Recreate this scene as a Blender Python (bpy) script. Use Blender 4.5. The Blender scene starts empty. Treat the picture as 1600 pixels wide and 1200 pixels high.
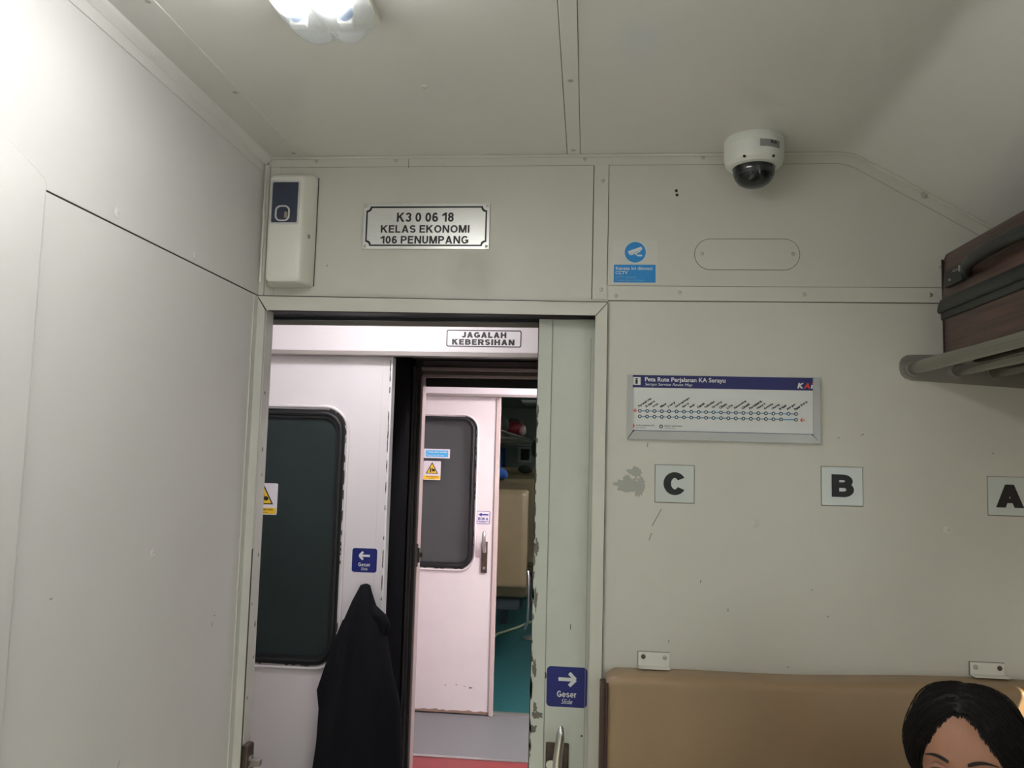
import bpy, bmesh, math, random
from mathutils import Vector, Matrix, noise
from mathutils.geometry import tessellate_polygon

R = math.radians
PI = math.pi
SC = bpy.context.scene
COL = SC.collection

# ------------------------------------------------------------------ camera
cam_d = bpy.data.cameras.new('camera')
cam_d.sensor_fit = 'HORIZONTAL'
cam_d.sensor_width = 36.0
cam_d.lens = 1250.0 / 1600.0 * 36.0
cam_d.clip_start = 0.02
cam = bpy.data.objects.new('camera', cam_d)
COL.objects.link(cam)
right = Vector((0.99537, 0.09242, 0.02638))
up = Vector((-0.01783, -0.09215, 0.99559))
fwd = Vector((-0.09444, 0.99145, 0.09008))
cam.matrix_world = Matrix(((right.x, up.x, -fwd.x, 0.0), (right.y, up.y, -fwd.y, -2.15),
                           (right.z, up.z, -fwd.z, 1.62), (0, 0, 0, 1)))
SC.camera = cam

# ------------------------------------------------------------------ light and exposure
SC.view_settings.view_transform = 'Standard'
SC.view_settings.look = 'None'
SC.view_settings.exposure = 0.0
SC.view_settings.gamma = 1.0
SC.view_settings.use_curve_mapping = False
TUBE = 35.0          # emission of the fluorescent tubes in the saloon
VEST = 49.0           # emission of the vestibule diffusers
FAR = 24.0            # emission of the lamps in the next saloon

world = bpy.data.worlds.new('sky')
SC.world = world
world.use_nodes = True
bg = world.node_tree.nodes['Background']
bg.inputs['Color'].default_value = (0.95, 0.98, 1.0, 1)
bg.inputs['Strength'].default_value = 5.0

sun_d = bpy.data.lights.new('sun', 'SUN')
sun_d.energy = 14.0
sun_d.angle = R(0.6)
sun_d.color = (1.0, 0.80, 0.52)
sun = bpy.data.objects.new('sun', sun_d)
COL.objects.link(sun)
SUN_TO = Vector((0.62, -0.62, 0.48)).normalized()       # from the scene towards the sun
sun.rotation_euler = SUN_TO.to_track_quat('Z', 'Y').to_euler()
sun.location = (3, -3, 4)


# ------------------------------------------------------------------ materials
def lin(c):
    return tuple((v / 255 / 12.92) if v / 255 <= 0.04045 else ((v / 255 + 0.055) / 1.055) ** 2.4 for v in c)


MATS = {}


def mat(name, rgb, rough=0.5, metal=0.0, spec=0.5, emit=None, strength=0.0, coat=0.0, bump=0.0, bscale=300.0,
        var=0.0, vscale=4.0, vstretch=None, sheen=0.0):
    if name in MATS:
        return MATS[name]
    m = bpy.data.materials.new(name)
    m.use_nodes = True
    nt = m.node_tree
    b = nt.nodes['Principled BSDF']
    c = (*lin(rgb), 1)
    b.inputs['Base Color'].default_value = c
    b.inputs['Roughness'].default_value = rough
    b.inputs['Metallic'].default_value = metal
    b.inputs['Specular IOR Level'].default_value = spec
    b.inputs['Coat Weight'].default_value = coat
    b.inputs['Coat Roughness'].default_value = 0.12
    b.inputs['Sheen Weight'].default_value = sheen
    if emit:
        b.inputs['Emission Color'].default_value = (*emit, 1)
        b.inputs['Emission Strength'].default_value = strength
    if var or bump:
        tc = nt.nodes.new('ShaderNodeTexCoord')
        mp = nt.nodes.new('ShaderNodeMapping')
        if vstretch:
            mp.inputs['Scale'].default_value = vstretch
        nt.links.new(tc.outputs['Object'], mp.inputs['Vector'])
    if var:
        n = nt.nodes.new('ShaderNodeTexNoise')
        n.inputs['Scale'].default_value = vscale
        n.inputs['Detail'].default_value = 6
        n.inputs['Roughness'].default_value = 0.6
        nt.links.new(mp.outputs['Vector'], n.inputs['Vector'])
        r = nt.nodes.new('ShaderNodeValToRGB')
        r.color_ramp.elements[0].position = 0.3
        r.color_ramp.elements[1].position = 0.7
        r.color_ramp.elements[0].color = tuple(v * (1 - var) for v in c[:3]) + (1,)
        r.color_ramp.elements[1].color = tuple(min(1, v * (1 + var)) for v in c[:3]) + (1,)
        nt.links.new(n.outputs['Fac'], r.inputs['Fac'])
        nt.links.new(r.outputs['Color'], b.inputs['Base Color'])
    if bump:
        n2 = nt.nodes.new('ShaderNodeTexNoise')
        n2.inputs['Scale'].default_value = bscale
        n2.inputs['Detail'].default_value = 3
        nt.links.new(mp.outputs['Vector'], n2.inputs['Vector'])
        bp = nt.nodes.new('ShaderNodeBump')
        bp.inputs['Strength'].default_value = bump
        bp.inputs['Distance'].default_value = 0.002
        nt.links.new(n2.outputs['Fac'], bp.inputs['Height'])
        nt.links.new(bp.outputs['Normal'], b.inputs['Normal'])
    MATS[name] = m
    return m


def clear_mat(name, tint, opaque, rough=0.05, haze=0.0):
    """thin clear sheet: mostly see-through, a glossy skin, a little milky haze"""
    m = bpy.data.materials.new(name)
    m.use_nodes = True
    nt = m.node_tree
    nt.nodes.remove(nt.nodes['Principled BSDF'])
    out = nt.nodes['Material Output']
    tr = nt.nodes.new('ShaderNodeBsdfTransparent')
    tr.inputs['Color'].default_value = (*tint, 1)
    gl = nt.nodes.new('ShaderNodeBsdfGlossy')
    gl.inputs['Roughness'].default_value = rough
    # reflectance of a thin sheet, the same from both of its sides
    geo = nt.nodes.new('ShaderNodeNewGeometry')
    dot = nt.nodes.new('ShaderNodeVectorMath')
    dot.operation = 'DOT_PRODUCT'
    nt.links.new(geo.outputs['Incoming'], dot.inputs[0])
    nt.links.new(geo.outputs['Normal'], dot.inputs[1])
    last_ = dot.outputs['Value']
    for op, val, first in (('ABSOLUTE', None, True), ('SUBTRACT', 1.0, False), ('POWER', 5.0, True), ('MULTIPLY', 0.95, True), ('ADD', 0.04 + opaque, True)):
        mt = nt.nodes.new('ShaderNodeMath')
        mt.operation = op
        mt.use_clamp = True
        nt.links.new(last_, mt.inputs[0 if first else 1])
        if val is not None:
            mt.inputs[1 if first else 0].default_value = val
        last_ = mt.outputs[0]
    ad = mt
    mx = nt.nodes.new('ShaderNodeMixShader')
    nt.links.new(ad.outputs[0], mx.inputs['Fac'])
    nt.links.new(tr.outputs[0], mx.inputs[1])
    nt.links.new(gl.outputs[0], mx.inputs[2])
    last = mx
    if haze:
        df = nt.nodes.new('ShaderNodeBsdfTranslucent')
        df.inputs['Color'].default_value = (0.85, 0.9, 0.95, 1)
        d2 = nt.nodes.new('ShaderNodeBsdfDiffuse')
        d2.inputs['Color'].default_value = (0.85, 0.9, 0.95, 1)
        ms = nt.nodes.new('ShaderNodeMixShader')
        nt.links.new(df.outputs[0], ms.inputs[1])
        nt.links.new(d2.outputs[0], ms.inputs[2])
        m2 = nt.nodes.new('ShaderNodeMixShader')
        m2.inputs['Fac'].default_value = haze
        nt.links.new(mx.outputs[0], m2.inputs[1])
        nt.links.new(ms.outputs[0], m2.inputs[2])
        last = m2
    nt.links.new(last.outputs[0], out.inputs['Surface'])
    return m


PAINT = mat('cream_wall_paint', (208, 206, 196), rough=0.34, bump=0.04, bscale=60, var=0.035, vscale=2.2)
PAINT_L = mat('cream_side_paint', (220, 218, 216), rough=0.38, bump=0.04, bscale=60, var=0.03, vscale=2.0)
TRIM = mat('cream_trim_paint', (209, 207, 197), rough=0.33, var=0.03, vscale=6)
CEIL = mat('ceiling_paint', (230, 229, 224), rough=0.11, var=0.02, vscale=2)
DOORP = mat('door_paint', (200, 204, 194), rough=0.36, bump=0.05, bscale=50, var=0.05, vscale=5)
JAMBP = mat('jamb_paint', (207, 205, 199), rough=0.38, var=0.05, vscale=8)
WHITE = mat('vestibule_white_paint', (228, 221, 224), rough=0.2, var=0.02, vscale=3)
SEAM = mat('dark_seam', (46, 42, 38), rough=0.8)
BLACK = mat('black_rubber', (18, 19, 22), rough=0.55)
TRACK = mat('track_shade', (34, 38, 44), rough=0.5, var=0.2, vscale=10)
STEEL = mat('screw_steel', (190, 190, 180), rough=0.35, metal=0.7)
CHROME = mat('chrome', (215, 215, 215), rough=0.28, metal=1.0)
BRUSH = mat('brushed_plate', (208, 208, 205), rough=0.3, metal=0.85, var=0.08, vscale=30, vstretch=(1, 1, 30))
ALU = mat('aluminium', (178, 178, 176), rough=0.36, metal=0.75)
GREYM = mat('grey_metal', (150, 146, 140), rough=0.4, metal=0.6)
RUST = mat('worn_dark_steel', (92, 80, 72), rough=0.45, metal=0.7, var=0.35, vscale=40)
INK = mat('black_ink', (22, 22, 28), rough=0.45)
NAVY = mat('navy_print', (30, 33, 98), rough=0.35)
NAVY_S = mat('navy_sticker', (26, 34, 112), rough=0.3)
CYAN = mat('blue_sticker', (32, 134, 205), rough=0.4)
SKYB = mat('light_blue_print', (70, 178, 235), rough=0.4)
LINEB = mat('route_blue', (96, 160, 205), rough=0.4)
PRINT = mat('white_print', (222, 224, 222), rough=0.3)
OFFP = mat('letter_plate_white', (206, 212, 208), rough=0.22)
LABELG = mat('grey_label', (150, 150, 148), rough=0.5)
YELL = mat('warning_yellow', (240, 196, 40), rough=0.4)
REDP = mat('red_print', (222, 60, 40), rough=0.4)
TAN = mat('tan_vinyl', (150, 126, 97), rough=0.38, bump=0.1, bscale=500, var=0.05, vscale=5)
TAN_F = mat('dimmed_tan_vinyl', (118, 107, 80), rough=0.4, bump=0.1, bscale=500, var=0.05, vscale=5)  # same tan vinyl as the near bench, dimness put into its colour
PIPE = mat('dark_brown_piping', (72, 52, 46), rough=0.5)
BASEM = mat('bench_base_grey', (120, 122, 118), rough=0.5)
FLOOR = mat('teal_floor', (26, 82, 86), rough=0.45, var=0.08, vscale=20)
GREYF = mat('grey_vinyl_floor', (106, 106, 108), rough=0.5, var=0.06, vscale=60)
REDF = mat('red_floor_paint', (122, 44, 46), rough=0.5, var=0.15, vscale=14)
BELL = mat('bellows_rubber', (9, 10, 13), spec=0.05, rough=0.75, var=0.15, vscale=6)
GANGC = mat('gangway_ceiling_grey', (84, 80, 82), rough=0.7)
CLOTH = mat('black_cloth', (24, 24, 28), rough=0.92, spec=0.15, bump=0.3, bscale=900)
SKIN = mat('skin', (156, 112, 89), spec=0.4, rough=0.5, var=0.06, vscale=30)
HAIR = mat('black_hair', (17, 13, 12), rough=0.6, spec=0.25)
BROW = mat('brow_hair', (38, 26, 22), rough=0.8)
EYEW = mat('eye_white', (225, 220, 214), rough=0.15)
IRIS = mat('dark_iris', (34, 22, 18), rough=0.1)
LIPS = mat('lips', (150, 82, 78), rough=0.4)
SHIRT = mat('grey_shirt', (88, 92, 108), rough=0.9)
JEANS = mat('dark_trousers', (44, 50, 66), rough=0.9)
SHOE = mat('shoe_black', (26, 26, 28), rough=0.5)
WPLAST = mat('white_plastic', (226, 224, 214), rough=0.32)
CAMW = mat('camera_white', (228, 230, 222), rough=0.3)
DPANEL = mat('dark_blue_panel', (46, 54, 72), rough=0.22)
DOME = clear_mat('smoked_dome', (0.5, 0.53, 0.56), 0.03, 0.03)
COVER = clear_mat('clear_cover', (0.97, 0.985, 1.0), 0.03, 0.12, haze=0.22)
WGLASS = clear_mat('clear_window_glass', (0.95, 0.97, 0.96), 0.0, 0.02)
TINT = clear_mat('tinted_glass', (0.54, 0.57, 0.56), 0.03, 0.04)
BACKG = mat('dark_green_backing', (74, 84, 80), rough=0.5)
BLUEC = mat('blue_cloth', (58, 104, 190), rough=0.9)
BLUED = mat('dark_blue_curtain', (52, 88, 150), rough=0.9)
GREYC = mat('pale_curtain', (150, 160, 180), rough=0.9)
REDBAG = mat('maroon_bag', (128, 36, 44), rough=0.55)
DGREEN = mat('dark_bag', (52, 56, 50), rough=0.8)
CASEBLK = mat('case_black', (28, 31, 30), rough=0.45)
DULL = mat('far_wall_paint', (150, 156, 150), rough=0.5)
CURT = mat('beige_curtain', (196, 168, 120), rough=0.9)
PALE = mat('pale_rod', (190, 196, 160), rough=0.5)


def emit_mat(name, col, s):
    m = bpy.data.materials.new(name)
    m.use_nodes = True
    b = m.node_tree.nodes['Principled BSDF']
    b.inputs['Base Color'].default_value = (0.9, 0.9, 0.9, 1)
    b.inputs['Emission Color'].default_value = (*col, 1)
    b.inputs['Emission Strength'].default_value = s
    return m


def wood_mat():
    m = bpy.data.materials.new('brown_wood_grain')
    m.use_nodes = True
    nt = m.node_tree
    b = nt.nodes['Principled BSDF']
    b.inputs['Roughness'].default_value = 0.42
    tc = nt.nodes.new('ShaderNodeTexCoord')
    mp = nt.nodes.new('ShaderNodeMapping')
    mp.inputs['Scale'].default_value = (60, 2.5, 60)
    n = nt.nodes.new('ShaderNodeTexNoise')
    n.inputs['Scale'].default_value = 1.6
    n.inputs['Detail'].default_value = 5
    n.inputs['Distortion'].default_value = 0.6
    r = nt.nodes.new('ShaderNodeValToRGB')
    r.color_ramp.elements[0].position = 0.36
    r.color_ramp.elements[0].color = (*lin((50, 34, 29)), 1)
    r.color_ramp.elements[1].position = 0.62
    r.color_ramp.elements[1].color = (*lin((84, 58, 50)), 1)
    nt.links.new(tc.outputs['Object'], mp.inputs['Vector'])
    nt.links.new(mp.outputs['Vector'], n.inputs['Vector'])
    nt.links.new(n.outputs['Fac'], r.inputs['Fac'])
    nt.links.new(r.outputs['Color'], b.inputs['Base Color'])
    return m


WOOD = wood_mat()


# ------------------------------------------------------------------ mesh builder
def frame_of(d):
    d = Vector(d).normalized()
    a = Vector((0, 0, 1)) if abs(d.z) < 0.9 else Vector((1, 0, 0))
    x = d.cross(a).normalized()
    return x, d.cross(x).normalized(), d


class MB:
    def __init__(s):
        s.v, s.f = [], []

    def add(s, vs, fs):
        o = len(s.v)
        s.v += [Vector(p) for p in vs]
        s.f += [tuple(i + o for i in f) for f in fs]
        return s

    def bm_add(s, bm, M=None):
        bm.verts.index_update()
        s.add([(M @ v.co) if M else v.co.copy() for v in bm.verts], [[v.index for v in f.verts] for f in bm.faces])
        bm.free()
        return s

    def box(s, x0, x1, y0, y1, z0, z1, bev=0.0, seg=2):
        bm = bmesh.new()
        bmesh.ops.create_cube(bm, size=1)
        for v in bm.verts:
            v.co = Vector(((x0 + x1) / 2 + v.co.x * (x1 - x0), (y0 + y1) / 2 + v.co.y * (y1 - y0), (z0 + z1) / 2 + v.co.z * (z1 - z0)))
        if bev:
            bmesh.ops.bevel(bm, geom=bm.edges[:], offset=bev, segments=seg, profile=0.5, affect='EDGES')
        return s.bm_add(bm)

    def cyl(s, p0, p1, r0, r1=None, seg=16, caps=True):
        r1 = r0 if r1 is None else r1
        p0, p1 = Vector(p0), Vector(p1)
        x, y, d = frame_of(p1 - p0)
        vs, fs = [], []
        for p, r in ((p0, r0), (p1, r1)):
            vs += [p + (x * math.cos(2 * PI * i / seg) + y * math.sin(2 * PI * i / seg)) * r for i in range(seg)]
        fs = [(i, (i + 1) % seg, seg + (i + 1) % seg, seg + i) for i in range(seg)]
        if caps:
            fs += [tuple(range(seg - 1, -1, -1)), tuple(range(seg, 2 * seg))]
        return s.add(vs, fs)

    def tube(s, pts, r, seg=10, closed=False, flat=None):
        pts = [Vector(p) for p in pts]
        n = len(pts)
        rs = r if isinstance(r, (list, tuple)) else [r] * n
        vs, fs = [], []
        px = None
        for i, p in enumerate(pts):
            a = pts[(i - 1) % n] if (closed or i) else p
            b = pts[(i + 1) % n] if (closed or i < n - 1) else p
            x, y, d = frame_of(b - a)
            if px is not None:
                x = (px - d * px.dot(d))
                x = x.normalized() if x.length > 1e-6 else frame_of(d)[0]
                y = d.cross(x)
            px = x
            vs += [p + (x * math.cos(2 * PI * k / seg) + y * math.sin(2 * PI * k / seg) * (flat or 1)) * rs[i] for k in range(seg)]
        for i in range(n if closed else n - 1):
            j = (i + 1) % n
            fs += [(i * seg + k, i * seg + (k + 1) % seg, j * seg + (k + 1) % seg, j * seg + k) for k in range(seg)]
        if not closed:
            fs += [tuple(range(seg - 1, -1, -1)), tuple(range((n - 1) * seg, n * seg))]
        return s.add(vs, fs)

    def loft(s, rings, caps=True, closed=True):
        n = len(rings[0])
        vs = [p for r in rings for p in r]
        fs = []
        for i in range(len(rings) - 1):
            for k in range(n if closed else n - 1):
                fs.append((i * n + k, i * n + (k + 1) % n, (i + 1) * n + (k + 1) % n, (i + 1) * n + k))
        if caps:
            fs += [tuple(range(n - 1, -1, -1)), tuple(range((len(rings) - 1) * n, len(rings) * n))]
        return s.add(vs, fs)

    def lathe(s, prof, c, seg=32, axis='z'):
        """prof: (radius, height) list"""
        c = Vector(c)
        vs, fs = [], []
        for r, h in prof:
            for i in range(seg):
                a = 2 * PI * i / seg
                vs.append(c + Vector((r * math.cos(a), r * math.sin(a), h)))
        for j in range(len(prof) - 1):
            for i in range(seg):
                fs.append((j * seg + i, j * seg + (i + 1) % seg, (j + 1) * seg + (i + 1) % seg, (j + 1) * seg + i))
        return s.add(vs, fs)

    def ell(s, c, r, seg=20, rings=12):
        c = Vector(c)
        r = Vector(r) if not isinstance(r, (int, float)) else Vector((r, r, r))
        bm = bmesh.new()
        bmesh.ops.create_uvsphere(bm, u_segments=seg, v_segments=rings, radius=1)
        for v in bm.verts:
            v.co = Vector((v.co.x * r.x, v.co.y * r.y, v.co.z * r.z)) + c
        return s.bm_add(bm)

    def plate(s, outer, holes, fn, t0, t1):
        """flat plate with holes; outer and holes are 2D loops, fn(a, b, t) gives the 3D point"""
        loops = [outer] + list(holes)
        flat = [p for l in loops for p in l]
        tris = tessellate_polygon([[Vector((p[0], p[1], 0)) for p in l] for l in loops])
        n = len(flat)
        vs = [fn(p[0], p[1], t0) for p in flat] + [fn(p[0], p[1], t1) for p in flat]
        fs = [tuple(t) for t in tris] + [tuple(i + n for i in reversed(t)) for t in tris]
        o = 0
        for l in loops:
            m = len(l)
            for i in range(m):
                a, b = o + i, o + (i + 1) % m
                fs.append((a, b, b + n, a + n))
            o += m
        return s.add(vs, fs)


def XZ(a, b, t):
    return Vector((a, t, b))


def YZ(a, b, t):
    return Vector((t, a, b))


def XY(a, b, t):
    return Vector((a, b, t))


def rrect(x0, x1, z0, z1, r, n=8):
    out = []
    for cx, cz, a0 in ((x1 - r, z1 - r, 0), (x0 + r, z1 - r, 90), (x0 + r, z0 + r, 180), (x1 - r, z0 + r, 270)):
        for i in range(n + 1):
            a = R(a0 + 90 * i / n)
            out.append((cx + r * math.cos(a), cz + r * math.sin(a)))
    return out


def circ(cx, cz, r, n=28, sx=1.0):
    return [(cx + r * sx * math.cos(2 * PI * i / n), cz + r * math.sin(2 * PI * i / n)) for i in range(n)]


def blotch(cx, cz, rx, rz, seed, n=30, rough=0.45):
    rnd = random.Random(seed)
    o = rnd.uniform(0, 50)
    out = []
    for i in range(n):
        a = 2 * PI * i / n
        k = 1 + rough * (noise.noise((math.cos(a) * 2.2 + o, math.sin(a) * 2.2, o)) * 1.6)
        out.append((cx + rx * k * math.cos(a), cz + rz * k * math.sin(a)))
    return out


BASE = {}


def root_loc(o):
    while o.parent:
        o = o.parent
    return BASE.get(o.name, Vector((0, 0, 0)))


def obj(name, mb, m, parent=None, smooth=False, angle=40, mods=None, label=None):
    me = bpy.data.meshes.new(name)
    off = root_loc(parent) if parent else Vector((0, 0, 0))
    me.from_pydata([tuple(p - off) for p in mb.v], [], mb.f)
    bm = bmesh.new()
    bm.from_mesh(me)
    bmesh.ops.recalc_face_normals(bm, faces=bm.faces[:])
    bm.to_mesh(me)
    bm.free()
    for mm in (m if isinstance(m, (list, tuple)) else [m]):
        me.materials.append(mm)
    o = bpy.data.objects.new(name, me)
    COL.objects.link(o)
    if parent:
        o.parent = parent
    if smooth:
        me.polygons.foreach_set('use_smooth', [True] * len(me.polygons))
        try:
            me.set_sharp_from_angle(angle=R(angle))
        except Exception:
            pass
    if label:
        o['label'] = label
    return o


def tag(o, label, cat, group=None):
    o['label'] = label
    o['category'] = cat
    if group:
        o['group'] = group
    return o


def thing(name, label, cat, loc=(0, 0, 0), group=None):
    o = bpy.data.objects.new(name, None)
    COL.objects.link(o)
    o.location = loc
    o.empty_display_size = 0.05
    BASE[o.name] = Vector(loc)
    return tag(o, label, cat, group)


def struct(name, mb, m, parent=None, smooth=False, angle=40):
    o = obj(name, mb, m, parent, smooth, angle)
    if not parent:
        o['kind'] = 'structure'
    return o


def dup(root, shift, label=None, group=None):
    """a copy of a thing with copies of its parts and sub-parts"""
    r = root.copy()
    COL.objects.link(r)
    r.location = root.location + Vector(shift)
    if label:
        r['label'] = label
    if group:
        r['group'] = group
    for ch in list(root.children):
        c = ch.copy()
        COL.objects.link(c)
        c.parent = r
        for g in list(ch.children):
            d = g.copy()
            COL.objects.link(d)
            d.parent = c
    return r


# ------------------------------------------------------------------ lettering
def text_2d(s, bold=0.0, shear=0.0):
    c = bpy.data.curves.new('lettering', 'FONT')
    c.body = s
    c.size = 1.0
    c.offset = bold
    c.shear = shear
    c.resolution_u = 4
    c.fill_mode = 'FRONT'
    o = bpy.data.objects.new('lettering_tmp', c)
    COL.objects.link(o)
    dg = bpy.context.evaluated_depsgraph_get()
    me = bpy.data.meshes.new_from_object(o.evaluated_get(dg))
    vs = [(v.co.x, v.co.y) for v in me.vertices]
    fs = [tuple(p.vertices) for p in me.polygons]
    bpy.data.objects.remove(o)
    bpy.data.curves.remove(c)
    bpy.data.meshes.remove(me)
    return vs, fs


def put_text(mb, s, x0, x1, z0, z1, fn, bold=0.0, shear=0.0, keep=False, rot=0.0):
    """fits the lettering into the rectangle x0..x1, z0..z1; keep = keep the aspect, left aligned; x1 None = from the height"""
    vs, fs = text_2d(s, bold, shear)
    ax, bx = min(v[0] for v in vs), max(v[0] for v in vs)
    az, bz = min(v[1] for v in vs), max(v[1] for v in vs)
    kz = (z1 - z0) / (bz - az)
    kx = kz if (x1 is None or keep) else (x1 - x0) / (bx - ax)
    out = []
    for u, w in vs:
        a, b = (u - ax) * kx, (w - az) * kz
        if rot:
            a, b = a * math.cos(rot) - b * math.sin(rot), a * math.sin(rot) + b * math.cos(rot)
        out.append(fn(x0 + a, z0 + b))
    return mb.add(out, fs)


def arc(cx, cy, rx, ry, a0, a1, n=14):
    return [(cx + rx * math.cos(R(a0 + (a1 - a0) * i / n)), cy + ry * math.sin(R(a0 + (a1 - a0) * i / n))) for i in range(n + 1)]


def stroke(pts, t):
    """quads along a centre line, mitred"""
    pts = [p for i, p in enumerate(pts) if i == 0 or math.hypot(p[0] - pts[i - 1][0], p[1] - pts[i - 1][1]) > 1e-4]
    n = len(pts)
    closed = math.hypot(pts[0][0] - pts[-1][0], pts[0][1] - pts[-1][1]) < 1e-5
    L, Rr = [], []
    for i in range(n):
        a = pts[i - 1] if i else (pts[-2] if closed else None)
        b = pts[i + 1] if i < n - 1 else (pts[1] if closed else None)
        ds = []
        for p, q in ((a, pts[i]), (pts[i], b)):
            if p and q:
                d = math.hypot(q[0] - p[0], q[1] - p[1]) or 1
                ds.append(((q[0] - p[0]) / d, (q[1] - p[1]) / d))
        mx, my = sum(d[0] for d in ds), sum(d[1] for d in ds)
        k = math.hypot(mx, my) or 1
        mx, my = mx / k, my / k
        c = max(0.5, mx * ds[0][0] + my * ds[0][1])
        nx, ny = -my * t / 2 / c, mx * t / 2 / c
        L.append((pts[i][0] + nx, pts[i][1] + ny))
        Rr.append((pts[i][0] - nx, pts[i][1] - ny))
    return [[L[i], L[i + 1], Rr[i + 1], Rr[i]] for i in range(n - 1)]


def glyph(ch, t):
    """upright bold block letters: width and polygons, cap height 1"""
    W = {'I': t, '1': 0.46, 'M': 0.86, ' ': 0.30, 'E': 0.62, 'L': 0.58, 'O': 0.80, 'G': 0.78, 'C': 0.75, 'J': 0.56, 'e': 0.60, 's': 0.55, 'r': 0.38,
         'A': 0.78, 'N': 0.74, 'H': 0.74, 'K': 0.76, 'B': 0.73, 'R': 0.75}.get(ch, 0.66)
    if ch in '03686':
        W = 0.58
    b, T, l, r = t / 2, 1 - t / 2, t / 2, W - t / 2
    h = W / 2
    P, S = [], []
    if ch == 'A':
        k = t * 1.08
        P = [[(0, 0), (k, 0), (h + k * 0.46, 1), (h - k * 0.46, 1)], [(W, 0), (W - k, 0), (h - k * 0.46, 1), (h + k * 0.46, 1)], [(W * 0.22, 0.20), (W * 0.78, 0.20), (W * 0.72, 0.20 + t * 0.85), (W * 0.28, 0.20 + t * 0.85)]]
    elif ch == 'B':
        m = 0.53
        S = [[(l, 0), (l, 1)], [(l, T), (W * .50, T)] + arc(W * .50, (T + m) / 2, r - W * .55, (T - m) / 2, 90, -90) + [(l, m)],
             [(l, m), (W * .54, m)] + arc(W * .54, (b + m) / 2, r - W * .54, (m - b) / 2, 90, -90) + [(l, b)]]
    elif ch == 'C':
        S = [arc(h, .5, h - l, .5 - b, 33, 327, 26)]
    elif ch == 'G':
        S = [arc(h, .5, h - l, .5 - b, 40, 338, 28), [(W * .54, .44), (W, .44)], [(r, .50), (r, .10)]]
    elif ch == 'E':
        S = [[(l, 0), (l, 1)], [(0, T), (W, T)], [(0, .52), (W * .92, .52)], [(0, b), (W, b)]]
    elif ch == 'H':
        S = [[(l, 0), (l, 1)], [(r, 0), (r, 1)], [(l, .52), (r, .52)]]
    elif ch == 'I':
        S = [[(l, 0), (l, 1)]]
    elif ch == 'J':
        S = [[(r, 1), (r, .32)] + arc(h, .32, r - h, .32 - b, 0, -165, 14)]
    elif ch == 'K':
        k = t * 1.25
        S = [[(l, 0), (l, 1)]]
        P = [[(l, .26), (l, .26 + k * 1.15), (W - k, 1), (W, 1)], [(W * .34, .50), (W * .34 + k * .55, .50 + k * .62), (W + .02, 0), (W + .02 - k * 1.05, 0)]]
    elif ch == 'L':
        S = [[(l, 0), (l, 1)], [(0, b), (W, b)]]
    elif ch == 'M':
        k = t * .62
        S = [[(l, 0), (l, 1)], [(r, 0), (r, 1)]]
        P = [[(0, 1), (t * 1.3, 1), (h + k * .8, 0), (h - k * .8, 0)], [(W, 1), (W - t * 1.3, 1), (h - k * .8, 0), (h + k * .8, 0)]]
    elif ch == 'N':
        S = [[(l, 0), (l, 1)], [(r, 0), (r, 1)]]
        P = [[(0, 1), (t * 1.1, 1), (W, 0), (W - t * 1.1, 0)]]
    elif ch in 'O0':
        S = [arc(h, .5, h - l, .5 - b, 0, 360, 32)]
    elif ch in 'PR':
        m = .46
        S = [[(l, 0), (l, 1)], [(l, T), (W * .52, T)] + arc(W * .52, (T + m) / 2, r - W * .52, (T - m) / 2, 90, -90) + [(l, m)]]
        if ch == 'R':
            P = [[(W * .42, m), (W * .42 + t * 1.2, m), (W + .02, 0), (W + .02 - t * 1.25, 0)]]
    elif ch in 'Ss':
        S = [arc(h, (T + .5) / 2, h - l, (T - .5) / 2, 22, 270, 20)[:-1] + arc(h, (.5 + b) / 2, h - l, (.5 - b) / 2, 90, -160, 20)]
    elif ch == 'U':
        S = [[(l, 1), (l, .36)] + arc(h, .36, h - l, .36 - b, 180, 360, 18) + [(r, 1)]]
    elif ch == '1':
        S = [[(r, 0), (r, 1)]]
        P = [[(r, 1), (r - t * .4, 1), (0, .78), (0, .60), (r, .74)]]
    elif ch == '3':
        S = [arc(h, (T + .52) / 2, h - l, (T - .52) / 2, 165, -90, 20), arc(h, (.52 + b) / 2, h - l, (.52 - b) / 2, 90, -165, 20)]
    elif ch == '8':
        S = [arc(h, (T + .53) / 2, (h - l) * .92, (T - .53) / 2, 0, 360, 24), arc(h, (.53 + b) / 2, h - l, (.53 - b) / 2, 0, 360, 24)]
    elif ch == '6':
        S = [arc(h, .5, h - l, .5 - b, 40, 200, 18), arc(h, .315, h - l, .315 - b, 0, 360, 24)]
    elif ch == 'e':
        S = [[(l, .47), (r, .47)] + arc(h, .5, h - l, .5 - b, 0, 318, 26)]
    elif ch == 'r':
        S = [[(l, 0), (l, 1)], arc(W * .9, .42, W * .9 - l, 1 - t * .55 - .42, 180, 88, 10)]
    for q in S:
        P = P + stroke(q, t)
    if ch in 'esr':
        P = [[(x, y * 0.74) for x, y in q] for q in P]
    return W, P


def block_text(mb, s, x0, x1, z0, z1, fn, t=0.20, gap=0.11):
    """bold block lettering fitted into x0..x1 (cap height z0..z1)"""
    x, polys = 0.0, []
    for ch in s:
        w, P = glyph(ch, t)
        polys += [[(a + x, b) for a, b in q] for q in P]
        x += w + (gap if ch != ' ' else 0.0)
    x -= gap
    for i, q in enumerate(polys):                # a hair apart, so that overlapping strokes never share a plane
        mb.add([fn(x0 + a / x * (x1 - x0), z0 + b * (z1 - z0)) - Vector((0, 1.2e-5 * (i % 40), 0)) for a, b in q], [tuple(range(len(q)))])
    return mb


def on_y(y):
    return lambda a, b: Vector((a, y, b))


def flat(mb, loop, y):
    """a print with a hair of thickness, its back 0.4 mm behind its face"""
    return mb.plate(loop, [], XZ, y, y + 0.0003)


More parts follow.
